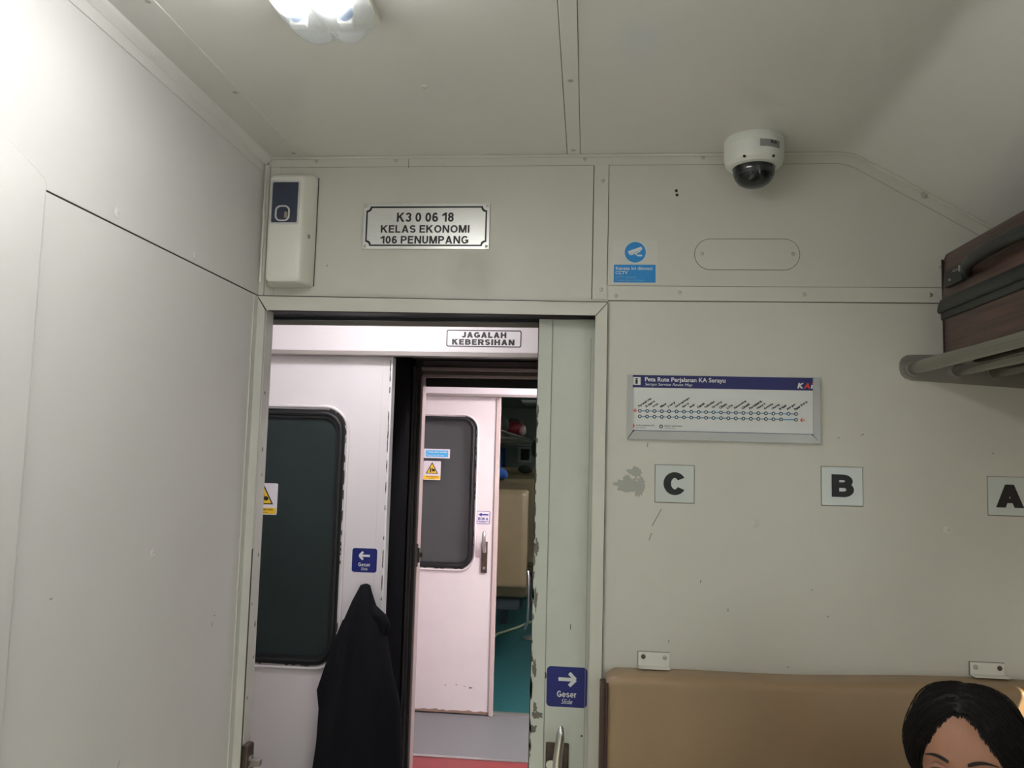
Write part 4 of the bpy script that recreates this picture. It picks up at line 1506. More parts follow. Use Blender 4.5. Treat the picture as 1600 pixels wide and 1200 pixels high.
jk = thing('black_jacket', 'black hooded jacket hanging on the white vestibule door', 'jacket', (-0.842, 0.90, 0.26))
obj('body', MB().loft(rings), CLOTH, jk, True, 80)
# hood edge flopping out on the right, sleeve bulge on the left
pts = [(-0.800, 0.895, 1.03), (-0.778, 0.880, 1.012), (-0.757, 0.872, 0.998), (-0.745, 0.872, 0.978), (-0.752, 0.88, 0.955), (-0.77, 0.89, 0.93)]
obj('hood', MB().tube(pts, [0.018, 0.022, 0.023, 0.022, 0.022, 0.016], 14), CLOTH, jk, True, 80)
pts = [(-0.900, 0.895, 0.98), (-0.925, 0.890, 0.88), (-0.950, 0.885, 0.78), (-0.962, 0.880, 0.725), (-0.955, 0.878, 0.66), (-0.955, 0.875, 0.55), (-0.96, 0.872, 0.40), (-0.965, 0.87, 0.30)]
obj('sleeve', MB().tube(pts, [0.014, 0.026, 0.030, 0.034, 0.030, 0.032, 0.033, 0.030], 16), CLOTH, jk, True, 80)
mb = MB()
put_text(mb, 'C+', -0.926, -0.894, 0.699, 0.731, lambda a, b: Vector((a, 0.8165 + 0.35 * (-0.905 - a), b)), 0.04, rot=R(-8))
obj('printed_logo', mb, PRINT, jk)

# ================================================================== GANGWAY BETWEEN THE CARS
mb = MB()
for s, xx in ((-1, -0.848), (1, 0.06)):
    pts = []
    n = 16
    for i in range(n + 1):
        y = 1.03 + 0.74 * i / n
        pts.append((xx + s * (0.0 if i % 2 else 0.028), y))
    back = [(x + s * 0.006, y) for x, y in reversed(pts)]
    mb.loft([[Vector((x, y, z)) for x, y in pts + back] for z in (0.0, 2.10)])
bl = struct('wall_gangway_left', mb, BELL)
mb = MB().box(-0.90, 0.12, 1.02, 1.78, 2.085, 2.12)
struct('ceiling_gangway', mb, GANGC)
mb = MB().box(-0.90, 0.12, 1.04, 1.80, -0.02, 0.004)
struct('floor_gangway', mb, GREYM)

# the next car's end frame
FRM = mat('frame_brown_grey', (110, 98, 96), rough=0.5, var=0.1, vscale=12)
fr = thing('gangway_frame', 'worn grey-brown metal frame round the passage into the next car', 'frame', (-0.4, 1.75, 0))
mb = MB()
for x, r, y in ((-0.852, 0.010, 1.715), (-0.836, 0.008, 1.705), (-0.822, 0.007, 1.715)):
    mb.cyl((x, y, 0.0), (x, y, 2.05), r, seg=10)
mb.box(-0.90, -0.812, 1.72, 1.76, 0.0, 2.08)
obj('rubber_post', mb, mat('rubber_brown', (74, 68, 70), rough=0.6), fr, True, 40)
mb = MB().box(-0.815, -0.803, 1.70, 1.775, 0.0, 2.0, 0.003)
mb.box(-0.815, 0.10, 1.72, 1.775, 1.998, 2.012, 0.002)
mb.box(-0.815, 0.10, 1.70, 1.72, 2.030, 2.046, 0.002)
obj('metal_edge', mb, mat('frame_edge', (190, 172, 168), rough=0.35, metal=0.4), fr)
obj('head_plate', MB().box(-0.815, 0.10, 1.725, 1.76, 2.012, 2.08), FRM, fr)
obj('right_post', MB().box(0.06, 0.12, 1.70, 1.775, 0.0, 2.08), FRM, fr)
obj('head_strip', MB().box(-0.803, 0.06, 1.760, 1.775, 1.955, 1.998, 0.003), BLACK, fr)  # black strip hanging below the frame head
lt2 = thing('passage_latch', 'small steel latch on the frame into the next car', 'latch', (-0.80, 1.72, 1.15))
obj('keeper_plate', MB().box(-0.812, -0.797, 1.694, 1.702, 1.08, 1.19, 0.002), GREYM, lt2)
obj('keeper_hook', MB().box(-0.800, -0.776, 1.694, 1.71, 1.125, 1.150, 0.003).box(-0.80, -0.790, 1.69, 1.71, 1.10, 1.17, 0.002), RUST, lt2)

# next car's vestibule
mb = MB().box(-1.45, 1.45, 2.262, 3.06, -0.03, 0.0)
struct('floor_next_vestibule', mb, GREYF)
mb = MB().box(-1.45, 1.45, 1.80, 2.262, -0.03, -0.001)
th = struct('floor_threshold', mb, REDF)
obj('edge_strip', MB().box(-1.45, 1.45, 2.255, 2.285, -0.004, 0.003), ALU, th)
mb = MB().box(-1.45, 1.45, 1.80, 3.06, HV, HV + 0.03)
struct('ceiling_next_vestibule', mb, WHITE)
mb = MB().box(-1.48, -1.45, 1.76, 3.06, 0, HV)
struct('wall_next_vestibule_left', mb, WHITE)
mb = MB().box(1.45, 1.48, 1.76, 3.06, 0, HV)
struct('wall_next_vestibule_right', mb, WHITE)
mb = MB()
mb.box(-1.45, -0.90, 1.76, 1.80, 0, HV)
mb.box(0.12, 1.45, 1.76, 1.80, 0, HV)
mb.box(-0.90, 0.12, 1.76, 1.80, 2.08, HV)
struct('wall_next_front', mb, WHITE)
mb = MB()
mb.box(-1.45, -0.75, 3.02, 3.06, 0, HV + 0.15)
mb.box(0.20, 1.45, 3.02, 3.06, 0, HV + 0.15)
mb.box(-0.75, 0.20, 3.02, 3.06, 2.02, HV + 0.15)
struct('wall_next_end', mb, WHITE)
mb = MB().box(-1.45, 1.45, 2.93, 3.02, 2.012, HV, 0.004)
h2 = struct('trim_15', mb, WHITE)
obj('lower_lip', MB().box(-1.45, 1.45, 2.925, 2.96, 1.997, 2.0125, 0.002, 1), MATS['lip_grey'], h2)
VLAMP2 = emit_mat('next_vestibule_diffuser', (1.0, 0.95, 0.96), 122.0)
box_lamp(0.50, 2.15, HV, 0.60, 0.30, VLAMP2, 'white ceiling light in the vestibule of the next car', 'vestibule ceiling lights')

WHITE2 = mat('next_door_paint', (232, 223, 223), rough=0.24, var=0.03, vscale=5)
d2 = win_door('inner_door', 'white sliding door with a rounded window and chrome handle in the next car', -1.30, -0.5835, 2.985, 3.015, 1.998, -1.26, -0.712, 0.900, 1.868, TINT, WHITE2)
obj('edge_strip', MB().box(-0.5835, -0.5570, 2.975, 3.015, 0.0, 2.0, 0.003), mat('edge_beige', (198, 182, 176), rough=0.4), d2)
obj('kick_rust', MB().plate([(-1.30, 0.0085), (-0.585, 0.0085)] + [(-0.585 - 0.715 * i / 30, 0.020 + 0.018 * abs(noise.noise((i * 0.9, 2.2, 0)))) for i in range(31)], [], XZ, 2.9835, 2.9845), mat('kick_brown', (150, 124, 108), rough=0.8), d2)
mb = MB()
for (x, z, rx, rz) in ((-0.70, 0.165, .013, .004), (-0.79, 0.18, .006, .002), (-0.86, 0.175, .005, .002), (-0.74, 0.172, .004, .002)):
    mb.plate(blotch(x, z, rx, rz, int(abs(x) * 900), 14, 0.4), [], XZ, 2.9836, 2.9846)
obj('scuff_marks', mb, MATS['chip_dark'], d2)
hn = obj('handle', MB().box(-0.655, -0.617, 2.974, 2.985, 0.880, 1.075, 0.003), RUST, d2, label='chrome lever on a rusty plate')
obj('lever', MB().tube([(-0.636, 2.970, 1.01), (-0.637, 2.945, 1.06), (-0.637, 2.925, 1.11), (-0.636, 2.928, 1.135), (-0.634, 2.94, 1.142)], [0.011, 0.012, 0.012, 0.011, 0.006], 12).cyl((-0.636, 2.976, 0.91), (-0.636, 2.968, 0.91), 0.009), CHROME, hn, True, 60)

bk2 = thing('open_sticker', 'small white sticker with a blue arrow above the far door handle', 'sticker', (-0.651, 2.985, 1.225))
ox0, ox1, oz0, oz1 = -0.697, -0.606, 1.183, 1.2675
obj('sheet', MB().plate(rrect(ox0, ox1, oz0, oz1, 0.006, 4), [], XZ, 2.9842, 2.985), mat('sticker_white', (228, 220, 226), rough=0.3), bk2)
mb = MB()
ring(mb, rrect(ox0 + 0.001, ox1 - 0.001, oz0 + 0.001, oz1 - 0.001, 0.008, 5), rrect(ox0 + 0.005, ox1 - 0.005, oz0 + 0.004, oz1 - 0.004, 0.005, 5), 2.9838)
flat(mb, rect(ox0 + 0.004, ox1 - 0.004, oz0 + 0.0165, oz0 + 0.0195), 2.9838)
flat(mb, [(ox0 + 0.014, 1.244), (ox0 + 0.036, 1.2565), (ox0 + 0.036, 1.2490), (ox1 - 0.012, 1.2490), (ox1 - 0.012, 1.2390), (ox0 + 0.036, 1.2390), (ox0 + 0.036, 1.2315)], 2.9837)
block_text(mb, 'BUKA', ox0 + 0.013, ox1 - 0.013, 1.2090, 1.2260, on_y(2.9838), 0.20)
put_text(mb, 'OPEN', ox0 + 0.022, ox1 - 0.022, 1.1890, 1.1985, on_y(2.9838), 0.0, 0.3)
obj('blue_print', mb, mat('violet_blue_print', (52, 50, 130), rough=0.4), bk2)

warn(-1.052, -0.938, 1.455, 1.577, 2.9905, 'yellow triangle warning sticker on the far window beneath the blue strip')
ts = thing('door_notice', 'blue and white strip sticker on the window of the next car door', 'sticker', (-0.98, 2.9905, 1.626))
obj('sheet', MB().plate(rrect(-1.140, -0.881, 1.5955, 1.6555, 0.004, 3), [], XZ, 2.9897, 2.9905), MATS['sign_white2'], ts)
mb = MB()
flat(mb, rect(-1.038, -0.893, 1.604, 1.6465), 2.9893)
flat(mb, circ(-1.080, 1.6255, 0.022, 24), 2.9893)
obj('blue_field', mb, SKYB, ts)
mb = MB()
put_text(mb, 'Tutup pintu kembali', -1.030, -0.900, 1.6260, 1.6420, on_y(2.9889), 0.02)
put_text(mb, 'Please close the door', -1.030, -0.918, 1.6090, 1.6205, on_y(2.9889), 0.0)
obj('white_print', mb, PRINT, ts)

# ================================================================== THE NEXT SALOON
YE = 11.7
mb = MB().box(-1.45, 1.45, 3.06, YE, -0.03, 0.0)
fl = struct('floor_next_saloon', mb, FLOOR)
obj('door_rail', MB().box(-0.75, 0.20, 3.0, 3.03, -0.002, 0.006), ALU, fl)
obj('sill_strip', MB().box(-0.75, 0.20, 3.03, 3.075, -0.002, 0.003), GREYM, fl)
mb = MB().box(-1.48, -1.45, 3.02, YE, 0, 2.5)
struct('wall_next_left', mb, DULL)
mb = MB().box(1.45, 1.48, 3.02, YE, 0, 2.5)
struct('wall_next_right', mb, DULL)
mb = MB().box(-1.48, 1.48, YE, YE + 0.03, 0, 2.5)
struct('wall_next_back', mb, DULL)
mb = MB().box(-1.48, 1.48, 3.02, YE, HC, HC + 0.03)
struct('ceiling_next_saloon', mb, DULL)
FLAMP = emit_mat('next_saloon_diffuser', (0.95, 1.0, 0.93), FAR)
box_lamp(0.35, 4.9, HC, 0.15, 1.2, FLAMP, 'strip ceiling light above the next saloon aisle by the door', 'next saloon ceiling lights')
box_lamp(0.35, 8.4, HC, 0.15, 1.2, FLAMP, 'strip ceiling light above the next saloon aisle farther in', 'next saloon ceiling lights')
box_lamp(-0.86, 9.9, HC, 0.22, 0.7, mat('unlit_diffuser', (200, 205, 200), rough=0.4), 'unlit strip ceiling light above the luggage rack in the next saloon', 'next saloon ceiling lights')


def far_bench(y, z1, label):
    t = thing('saloon_bench', label, 'bench', (-0.92, y, 0), 'benches in the next saloon')
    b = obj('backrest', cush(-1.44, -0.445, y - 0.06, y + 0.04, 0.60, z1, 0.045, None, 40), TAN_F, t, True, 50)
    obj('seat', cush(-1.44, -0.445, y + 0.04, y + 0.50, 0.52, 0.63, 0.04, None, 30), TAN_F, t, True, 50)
    obj('frame', MB().box(-1.44, -0.50, y + 0.10, y + 0.44, 0.42, 0.52).box(-0.80, -0.74, y + 0.2, y + 0.26, 0.0, 0.45).box(-1.40, -1.34, y, y + 0.06, 0.0, 0.60), mat('dark_frame', (30, 44, 46), rough=0.6), t)
    obj('side_rail', MB().tube([(-0.435, y - 0.03, 0.74), (-0.427, y - 0.045, 0.70), (-0.425, y - 0.05, 0.55), (-0.427, y - 0.04, 0.36), (-0.45, y - 0.02, 0.30)], 0.012, 10), CHROME, t, True, 60)
    return t


far_bench(4.15, 1.362, 'first tan high-backed bench inside the doorway of the next saloon')
far_bench(5.55, 1.405, 'tan high-backed bench with a blue bundle lying on its top')
far_bench(7.10, 1.430, 'tan high-backed bench with a dark rounded bundle on its top')
far_bench(8.70, 1.470, 'last tan high-backed bench, beside the blue window curtains')

# things in the next saloon
b = obj('blue_bundle', MB().tube([(-1.10, 5.53, 1.47), (-0.98, 5.52, 1.485), (-0.86, 5.50, 1.47), (-0.775, 5.49, 1.440), (-0.745, 5.49, 1.430)], [0.055, 0.070, 0.066, 0.046, 0.012], 16), BLUEC, None, True, 80)
tag(b, 'blue cloth bundle lying on top of a tan bench', 'bundle')
b = obj('dark_bundle', MB().ell((-0.70, 7.09, 1.478), (0.085, 0.07, 0.050)), DGREEN, None, True, 80)
tag(b, 'dark rounded bundle on a bench top in the next saloon', 'bundle')
rk2 = thing('overhead_rack', 'overhead tube rack on the wall of the next saloon', 'rack', (-1.08, 7.5, 1.83))
for x in (-0.72, -0.85, -0.98, -1.11, -1.24, -1.37):
    obj('tube', MB().cyl((x, 3.3, 1.83), (x, YE - 0.05, 1.83), 0.014, seg=10), RB, rk2, True)
for y in (5.95, 8.2, 10.4):
    obj('cross_arm', MB().box(-1.45, -0.71, y, y + 0.03, 1.80, 1.816), GREYM, rk2)
bg1 = thing('maroon_bag', 'maroon and silver bag on the overhead rack in the next saloon', 'bag', (-0.80, 6.6, 1.845))
obj('bag_body', MB().ell((-0.79, 6.6, 1.925), (0.125, 0.17, 0.085)), REDBAG, bg1, True, 80)
obj('side_pocket', MB().ell((-0.705, 6.55, 1.905), (0.045, 0.10, 0.06)), mat('silver_cloth', (170, 140, 140), rough=0.5), bg1, True, 80)
obj('bag_strap', MB().tube([(-0.88, 6.5, 1.97), (-0.82, 6.48, 2.02), (-0.74, 6.48, 2.01), (-0.70, 6.5, 1.95)], 0.009, 8), CASEBLK, bg1, True, 80)
b = obj('dark_bag', MB().ell((-0.95, 6.3, 1.952), (0.13, 0.2, 0.106)), DGREEN, None, True, 80)
tag(b, 'dark green bag on the overhead rack next to the maroon bag', 'bag')
b = obj('hanging_bag', MB().ell((-0.615, 7.6, 1.72), (0.055, 0.05, 0.11)).tube([(-0.66, 7.6, 1.82), (-0.69, 7.6, 1.87), (-0.72, 7.6, 1.846)], 0.006, 8), DGREEN, None, True, 80)
tag(b, 'dark bag hanging from the overhead rack by the aisle', 'bag')
for i, (y, m, lab) in enumerate(((10.25, BLUED, 'blue window curtain, first of four beyond the benches'), (10.55, GREYC, 'pale grey window curtain between two blue ones'),
                                 (10.9, BLUEC, 'bright blue window curtain beside the pale one'), (11.3, BLUED, 'blue window curtain against the far end wall'))):
    mb = MB()
    rings = [[Vector((-1.40 + 0.03 * math.sin(k * 1.4) + 0.05 * (z < 1.7) * (1.7 - z), y - 0.13 + 0.26 * k / 16, z)) for k in range(17)] for z in (1.76, 1.6, 1.45, 1.30)]
    mb.loft(rings, caps=False, closed=False)
    c = obj('saloon_curtain', mb, m, None, True, 80)
    c.modifiers.new('thick', 'SOLIDIFY').thickness = 0.004
    tag(c, lab, 'curtain', 'curtains in the next saloon')
vt = thing('wall_vent', 'white framed dark vent on the far end wall of the next saloon', 'vent', (-1.06, YE, 1.65))  # framed vent in the far end wall
obj('vent_frame', MB().plate(rect(-1.185, -0.945, 1.52, 1.79), [rect(-1.135, -0.985, 1.56, 1.75)], XZ, YE - 0.012, YE), mat('pale_frame', (190, 195, 190), rough=0.5), vt)
obj('vent_panel', MB().box(-1.14, -0.98, YE - 0.006, YE, 1.555, 1.755), INK, vt)
b = obj('pale_rod', MB().tube([(-0.815, 5.05, 0.013), (-0.79, 5.16, 0.013), (-0.775, 5.24, 0.013), (-0.62, 5.55, 0.013), (-0.45, 6.02, 0.013)], 0.012, 8), PALE, None, True, 80)
tag(b, 'thin pale rod lying across the teal floor of the next saloon', 'rod')
b = obj('floor_cap', MB().lathe([(0.0005, 0.012), (0.05, 0.012), (0.062, 0.006), (0.064, 0.0)], (-0.48, 5.20, 0.0), 24), GREYM, None, True, 40)
tag(b, 'round grey metal cap on the teal floor by the aisle', 'cap')


# ================================================================== THE PASSENGER
def sm(t):
    t = max(0.0, min(1.0, t))
    return t * t * (3 - 2 * t)


HCEN = Vector((0.670, -0.640, 1.126))
HROT = Matrix.Rotation(R(-33), 3, 'Z') @ Matrix.Rotation(R(-3), 3, 'Y') @ Matrix.Rotation(R(4), 3, 'X')
HS = (0.0755, 0.094, 0.104)


def head_local(d):
    """surface of the head in its own frame (face towards -y) for a unit direction"""
    x, y, z = d.x * HS[0], d.y * HS[1], d.z * (HS[2] if d.z > 0 else 0.118)
    if z < -0.01:
        k = sm((-z - 0.01) / 0.10)
        x *= 1 - 0.36 * k
        if y > 0:
            y *= 1 - 0.35 * k
        else:
            y *= 1 + 0.03 * k
    front = sm((-d.y - 0.25) / 0.5)
    if y < 0:                                    # flatten the face a little
        y = -abs(y) ** 0.93 * (0.094 ** 0.07)
    def g(cx, cz, sx, sz):
        return math.exp(-((x - cx) / sx) ** 2 - ((z - cz) / sz) ** 2) * front
    y -= 0.0230 * g(0, -0.040, 0.0120, 0.013) + 0.0120 * g(0, -0.018, 0.0090, 0.020) + 0.006 * g(0.011, -0.043, 0.007, 0.007) + 0.006 * g(-0.011, -0.043, 0.007, 0.007)
    y += 0.0085 * (g(0.031, -0.004, 0.016, 0.011) + g(-0.031, -0.004, 0.016, 0.011))
    y -= 0.0040 * (g(0.028, 0.018, 0.024, 0.008) + g(-0.028, 0.018, 0.024, 0.008))
    y -= 0.0045 * (g(0.038, -0.035, 0.018, 0.018) + g(-0.038, -0.035, 0.018, 0.018))
    y -= 0.0075 * g(0, -0.066, 0.020, 0.006) + 0.0075 * g(0, -0.078, 0.017, 0.006) - 0.003 * g(0, -0.072, 0.022, 0.0025)
    y -= 0.0090 * g(0, -0.102, 0.018, 0.014)
    return Vector((x, y, z))


def face_point(x, z, off=0.0):
    """point of the face surface over local (x, z)"""
    lo = Vector((x / HS[0], -1, z / HS[2]))
    dx, dz = x / HS[0], z / (HS[2] if z > 0 else 0.118)
    for _ in range(12):
        s = max(0.02, 1 - dx * dx - dz * dz)
        p = head_local(Vector((dx, -math.sqrt(s), dz)))
        dx += (x - p.x) / HS[0] * 0.8
        dz += (z - p.z) / HS[2] * 0.8
    n = Vector((p.x / HS[0] ** 2, p.y / HS[1] ** 2, p.z / HS[2] ** 2)).normalized()
    return HCEN + HROT @ (p + n * off)


person = thing('person', 'person with black parted hair seated on the tan bench below the letter plates', 'person', (0.66, -0.35, 0.0))


PX = 0.66
SH = {-1: Vector((PX - 0.165, -0.47, 0.935)), 1: Vector((PX + 0.165, -0.47, 0.935))}
EL = {-1: Vector((PX - 0.215, -0.545, 0.70)), 1: Vector((PX + 0.215, -0.545, 0.70))}
WR = {-1: Vector((PX - 0.120, -0.725, 0.668)), 1: Vector((PX + 0.120, -0.725, 0.668))}
HP = {-1: Vector((PX - 0.09, -0.32, 0.580)), 1: Vector((PX + 0.09, -0.32, 0.580))}
KN = {-1: Vector((PX - 0.11, -0.735, 0.560)), 1: Vector((PX + 0.11, -0.735, 0.560))}
AN = {-1: Vector((PX - 0.12, -0.700, 0.085)), 1: Vector((PX + 0.12, -0.700, 0.085))}


def chain(mb, pts, radii, seg=16, n=6):
    """limb: a tapering tube through the joints, rounded at both ends"""
    P, Q = [], []
    for i in range(len(pts) - 1):
        for k in range(n):
            u = k / n
            P.append(Vector(pts[i]) * (1 - u) + Vector(pts[i + 1]) * u)
            Q.append(radii[i] * (1 - sm(u)) + radii[i + 1] * sm(u))
    P.append(Vector(pts[-1]))
    Q.append(radii[-1])
    mb.tube(P, Q, seg)
    for p, r in ((P[0], Q[0]), (P[-1], Q[-1])):
        mb.ell(p, r * 1.0, 16, 12)
    return mb


SPINE = [((PX, -0.285, 0.530), 0.120, 0.075), ((PX, -0.295, 0.560), 0.160, 0.105), ((PX, -0.305, 0.620), 0.166, 0.115), ((PX, -0.335, 0.700), 0.140, 0.102), ((PX, -0.375, 0.770), 0.128, 0.092),
         ((PX, -0.415, 0.840), 0.142, 0.102), ((PX, -0.445, 0.900), 0.155, 0.104), ((PX, -0.475, 0.950), 0.140, 0.082), ((PX + 0.001, -0.498, 0.978), 0.085, 0.060), ((PX + 0.002, -0.520, 1.000), 0.056, 0.054),
         ((PX + 0.004, -0.555, 1.035), 0.049, 0.052), ((PX + 0.008, -0.600, 1.085), 0.048, 0.052)]


def body_mb(parts, grow=0.0):
    mb = MB()
    if 'torso' in parts or 'hips' in parts:
        sp = SPINE if 'neck' in parts else (SPINE[:9] if 'torso' in parts else SPINE[:4])
        if 'torso' in parts and 'hips' not in parts:
            sp = sp[2:]
        rings = []
        for i, (c, rx, ry) in enumerate(sp):
            p, q = Vector(sp[max(0, i - 1)][0]), Vector(sp[min(len(sp) - 1, i + 1)][0])
            d = (q - p).normalized()
            w = d.cross(Vector((1, 0, 0))).normalized()
            rings.append([Vector(c) + Vector((math.cos(t) * (rx + grow), 0, 0)) + w * math.sin(t) * (ry + grow) for t in [2 * PI * k / 28 for k in range(28)]])
        mb.loft(rings)
    for s in (-1, 1):
        if 'arms' in parts:
            hand = Vector((-s * 0.25, -0.95, -0.08)).normalized()
            side = Vector((-s * 0.95, 0.25, 0.0)).normalized()
            if 'forearms' in parts:
                chain(mb, [SH[s] + Vector((-s * 0.03, 0, -0.01)), SH[s], (SH[s] + EL[s]) / 2, EL[s], EL[s] * 0.65 + WR[s] * 0.35, WR[s]],
                      [0.056, 0.056, 0.046, 0.037, 0.039, 0.024])
                pal = WR[s] + hand * 0.085
                mb.loft([[WR[s] + hand * (0.095 * k / 6 - 0.005) + side * math.cos(t) * w + Vector((0, 0, 1)) * math.sin(t) * h for t in [2 * PI * j / 18 for j in range(18)]]
                         for k, (w, h) in enumerate(((0.024, 0.019), (0.028, 0.018), (0.035, 0.017), (0.039, 0.016), (0.040, 0.0145), (0.039, 0.013), (0.034, 0.010)))])
                for off, L in ((0.0295, 0.068), (0.0100, 0.078), (-0.0100, 0.072), (-0.0285, 0.056)):
                    b0 = pal + side * off
                    chain(mb, [b0 - hand * 0.012, b0 + hand * L * 0.42 + side * off * 0.10 + Vector((0, 0, -0.002)), b0 + hand * L * 0.74 + side * off * 0.14 + Vector((0, 0, -0.014)), b0 + hand * L * 0.95 + side * off * 0.14 + Vector((0, 0, -0.030))],
                          [0.0092, 0.0085, 0.0078, 0.0066], 12, 4)
                chain(mb, [WR[s] + hand * 0.022 + side * 0.022, WR[s] + hand * 0.045 + side * 0.046 + Vector((0, 0, -0.006)), WR[s] + hand * 0.070 + side * 0.058 + Vector((0, 0, -0.013)), WR[s] + hand * 0.090 + side * 0.060 + Vector((0, 0, -0.022))],
                      [0.0145, 0.0115, 0.0095, 0.0078], 12, 4)
            else:
                mid = EL[s] * 0.85 + SH[s] * 0.15
                chain(mb, [SH[s] + Vector((-s * 0.03, 0, -0.01)), SH[s], (SH[s] + EL[s]) / 2, mid], [0.056 + grow, 0.056 + grow, 0.050 + grow, 0.046 + grow])
        if 'legs' in parts:
            chain(mb, [HP[s], (HP[s] + KN[s]) / 2, KN[s], KN[s] * 0.62 + AN[s] * 0.38 + Vector((0, 0.022, 0)), AN[s]],
                  [0.086 + grow, 0.074 + grow, 0.054 + grow, 0.052 + grow, (0.034 if 'feet' in parts else 0.046) + grow])
            if 'feet' in parts:
                chain(mb, [AN[s] + Vector((0, 0.025, -0.045)), AN[s] + Vector((0, -0.06, -0.045)), AN[s] + Vector((0, -0.14, -0.058))], [0.030, 0.032, 0.022])
    return mb


def one_surface(o, voxel, iterations=2):
    """melts the overlapping limbs of a mesh into a single closed surface"""
    md = o.modifiers.new('one_skin', 'REMESH')
    md.mode = 'VOXEL'
    md.voxel_size = voxel
    sm_ = o.modifiers.new('soft', 'SMOOTH')
    sm_.factor = 0.5
    sm_.iterations = iterations
    one = bpy.data.meshes.new_from_object(o.evaluated_get(bpy.context.evaluated_depsgraph_get()))
    o.modifiers.clear()
    o.data = one
    bm = bmesh.new()
    bm.from_mesh(one)
    todo, best = set(bm.verts), set()
    while todo:
        v = todo.pop()
        isl, stack = {v}, [v]
        while stack:
            for e in stack.pop().link_edges:
                for w in e.verts:
                    if w in todo:
                        todo.discard(w)
                        isl.add(w)
                        stack.append(w)
        if len(isl) > len(best):
            best = isl
    bmesh.ops.delete(bm, geom=[v for v in bm.verts if v not in best], context='VERTS')
    bm.to_mesh(one)
    bm.free()
    one.polygons.foreach_set('use_smooth', [True] * len(one.polygons))


# head and body joined into one skin
bm = bmesh.new()
bmesh.ops.create_icosphere(bm, subdivisions=6, radius=1)
mb = MB()
bm.verts.index_update()
mb.add([HCEN + HROT @ head_local(v.co.normalized()) for v in bm.verts], [[v.index for v in f.verts] for f in bm.faces])
bm.free()
for s in (-1, 1):                                # ears
    mb.ell(HCEN + HROT @ Vector((s * 0.0745, 0.012, -0.012)), (0.010, 0.020, 0.030), 14, 10)
b2 = body_mb(('torso', 'hips', 'neck', 'arms', 'forearms', 'legs', 'feet'))
mb.add(b2.v, b2.f)
body = obj('body', mb, SKIN, person, True, 180)
one_surface(body, 0.0028)
shirt = obj('shirt', body_mb(('torso', 'arms'), 0.012), SHIRT, person, True, 180)
one_surface(shirt, 0.005, 4)
trousers = obj('trousers', body_mb(('hips', 'legs'), 0.009), JEANS, person, True, 180)
one_surface(trousers, 0.005, 4)
for s in (-1, 1):
    a = AN[s]
    obj('shoe', MB().loft([[Vector((a.x + w * math.cos(t), y, max(0.0, zc + h * math.sin(t)))) for t in [2 * PI * k / 20 for k in range(20)]]
                           for y, w, zc, h in ((a.y + 0.06, 0.022, 0.04, 0.03), (a.y + 0.05, 0.038, 0.045, 0.045), (a.y - 0.02, 0.042, 0.05, 0.052), (a.y - 0.10, 0.048, 0.035, 0.040), (a.y - 0.17, 0.044, 0.028, 0.030), (a.y - 0.205, 0.022, 0.022, 0.02))]), SHOE, person, True, 60)

# eyes, lids, brows, mouth
for s in (-1, 1):
    ec = HCEN + HROT @ Vector((s * 0.031, -0.0745, -0.0045))
    e = obj('eye', MB().ell(ec, 0.0120, 24, 16), EYEW, person, True, 180)
    look = (HROT @ Vector((-0.12, -1, 0.10))).normalized()
    ix, iy, _ = frame_of(look)
    mb = MB()
    n = 20
    rr = [(0.0, 0.01235), (0.0028, 0.01215), (0.0058, 0.0110)]
    vs = [ec + look * 0.01240]
    for r_, h_ in rr[1:]:
        vs += [ec + look * h_ + (ix * math.cos(2 * PI * k / n) + iy * math.sin(2 * PI * k / n)) * r_ for k in range(n)]
    fs = [(0, 1 + k, 1 + (k + 1) % n) for k in range(n)] + [(1 + k, 1 + (k + 1) % n, 1 + n + (k + 1) % n, 1 + n + k) for k in range(n)]
    obj('iris', MB().add(vs, fs), IRIS, e, True, 180)
    # upper lid with lashes
    up_ = []
    for k in range(13):
        u = k / 12 * 2 - 1
        x = s * 0.031 + 0.0150 * u
        up_.append((x, -0.0805 + 0.0115 * u * u * 0.6 + 0.0035 - 0.0127, -0.004 + 0.0062 * (1 - u * u)))
    obj('eyelid', MB().tube([HCEN + HROT @ Vector((p[0], p[1] + 0.0020, p[2] + 0.0022)) for p in up_], 0.0030, 8), SKIN, person, True, 180)
    obj('eyelash', MB().tube([HCEN + HROT @ Vector((p[0], p[1] - 0.0002, p[2] - 0.0006)) for p in up_], 0.0010, 6), BROW, person, True, 180)
    lo_ = [HCEN + HROT @ Vector((s * 0.031 + 0.0145 * u, -0.0805 + 0.0069 * u * u - 0.0085, -0.004 - 0.0066 * (1 - u * u))) for u in [k / 12 * 2 - 1 for k in range(13)]]
    obj('lower_eyelid', MB().tube(lo_, 0.0026, 8), SKIN, person, True, 180)
    mb = MB()
    top_, bot_ = [], []
    for k in range(15):
        u = k / 14
        x = s * (0.0135 + 0.040 * u)
        z = 0.0145 + 0.0070 * math.sin(PI * min(1, u * 0.78 + 0.08)) - 0.0050 * u ** 3
        w = 0.0034 * (1 - 0.72 * u ** 1.4) * (0.75 + 0.25 * min(1, u * 6))
        top_.append(face_point(x, z + w, 0.0010))
        bot_.append(face_point(x, z - w, 0.0010))
    mid_ = [face_point(s * (0.0135 + 0.040 * k / 14), 0.0145 + 0.0070 * math.sin(PI * min(1, k / 14 * 0.78 + 0.08)) - 0.0050 * (k / 14) ** 3, 0.0024) for k in range(15)]
    mb.loft([top_, mid_, bot_], caps=False, closed=False)
    obj('eyebrow', mb, BROW, person, True, 180)
mb = MB()
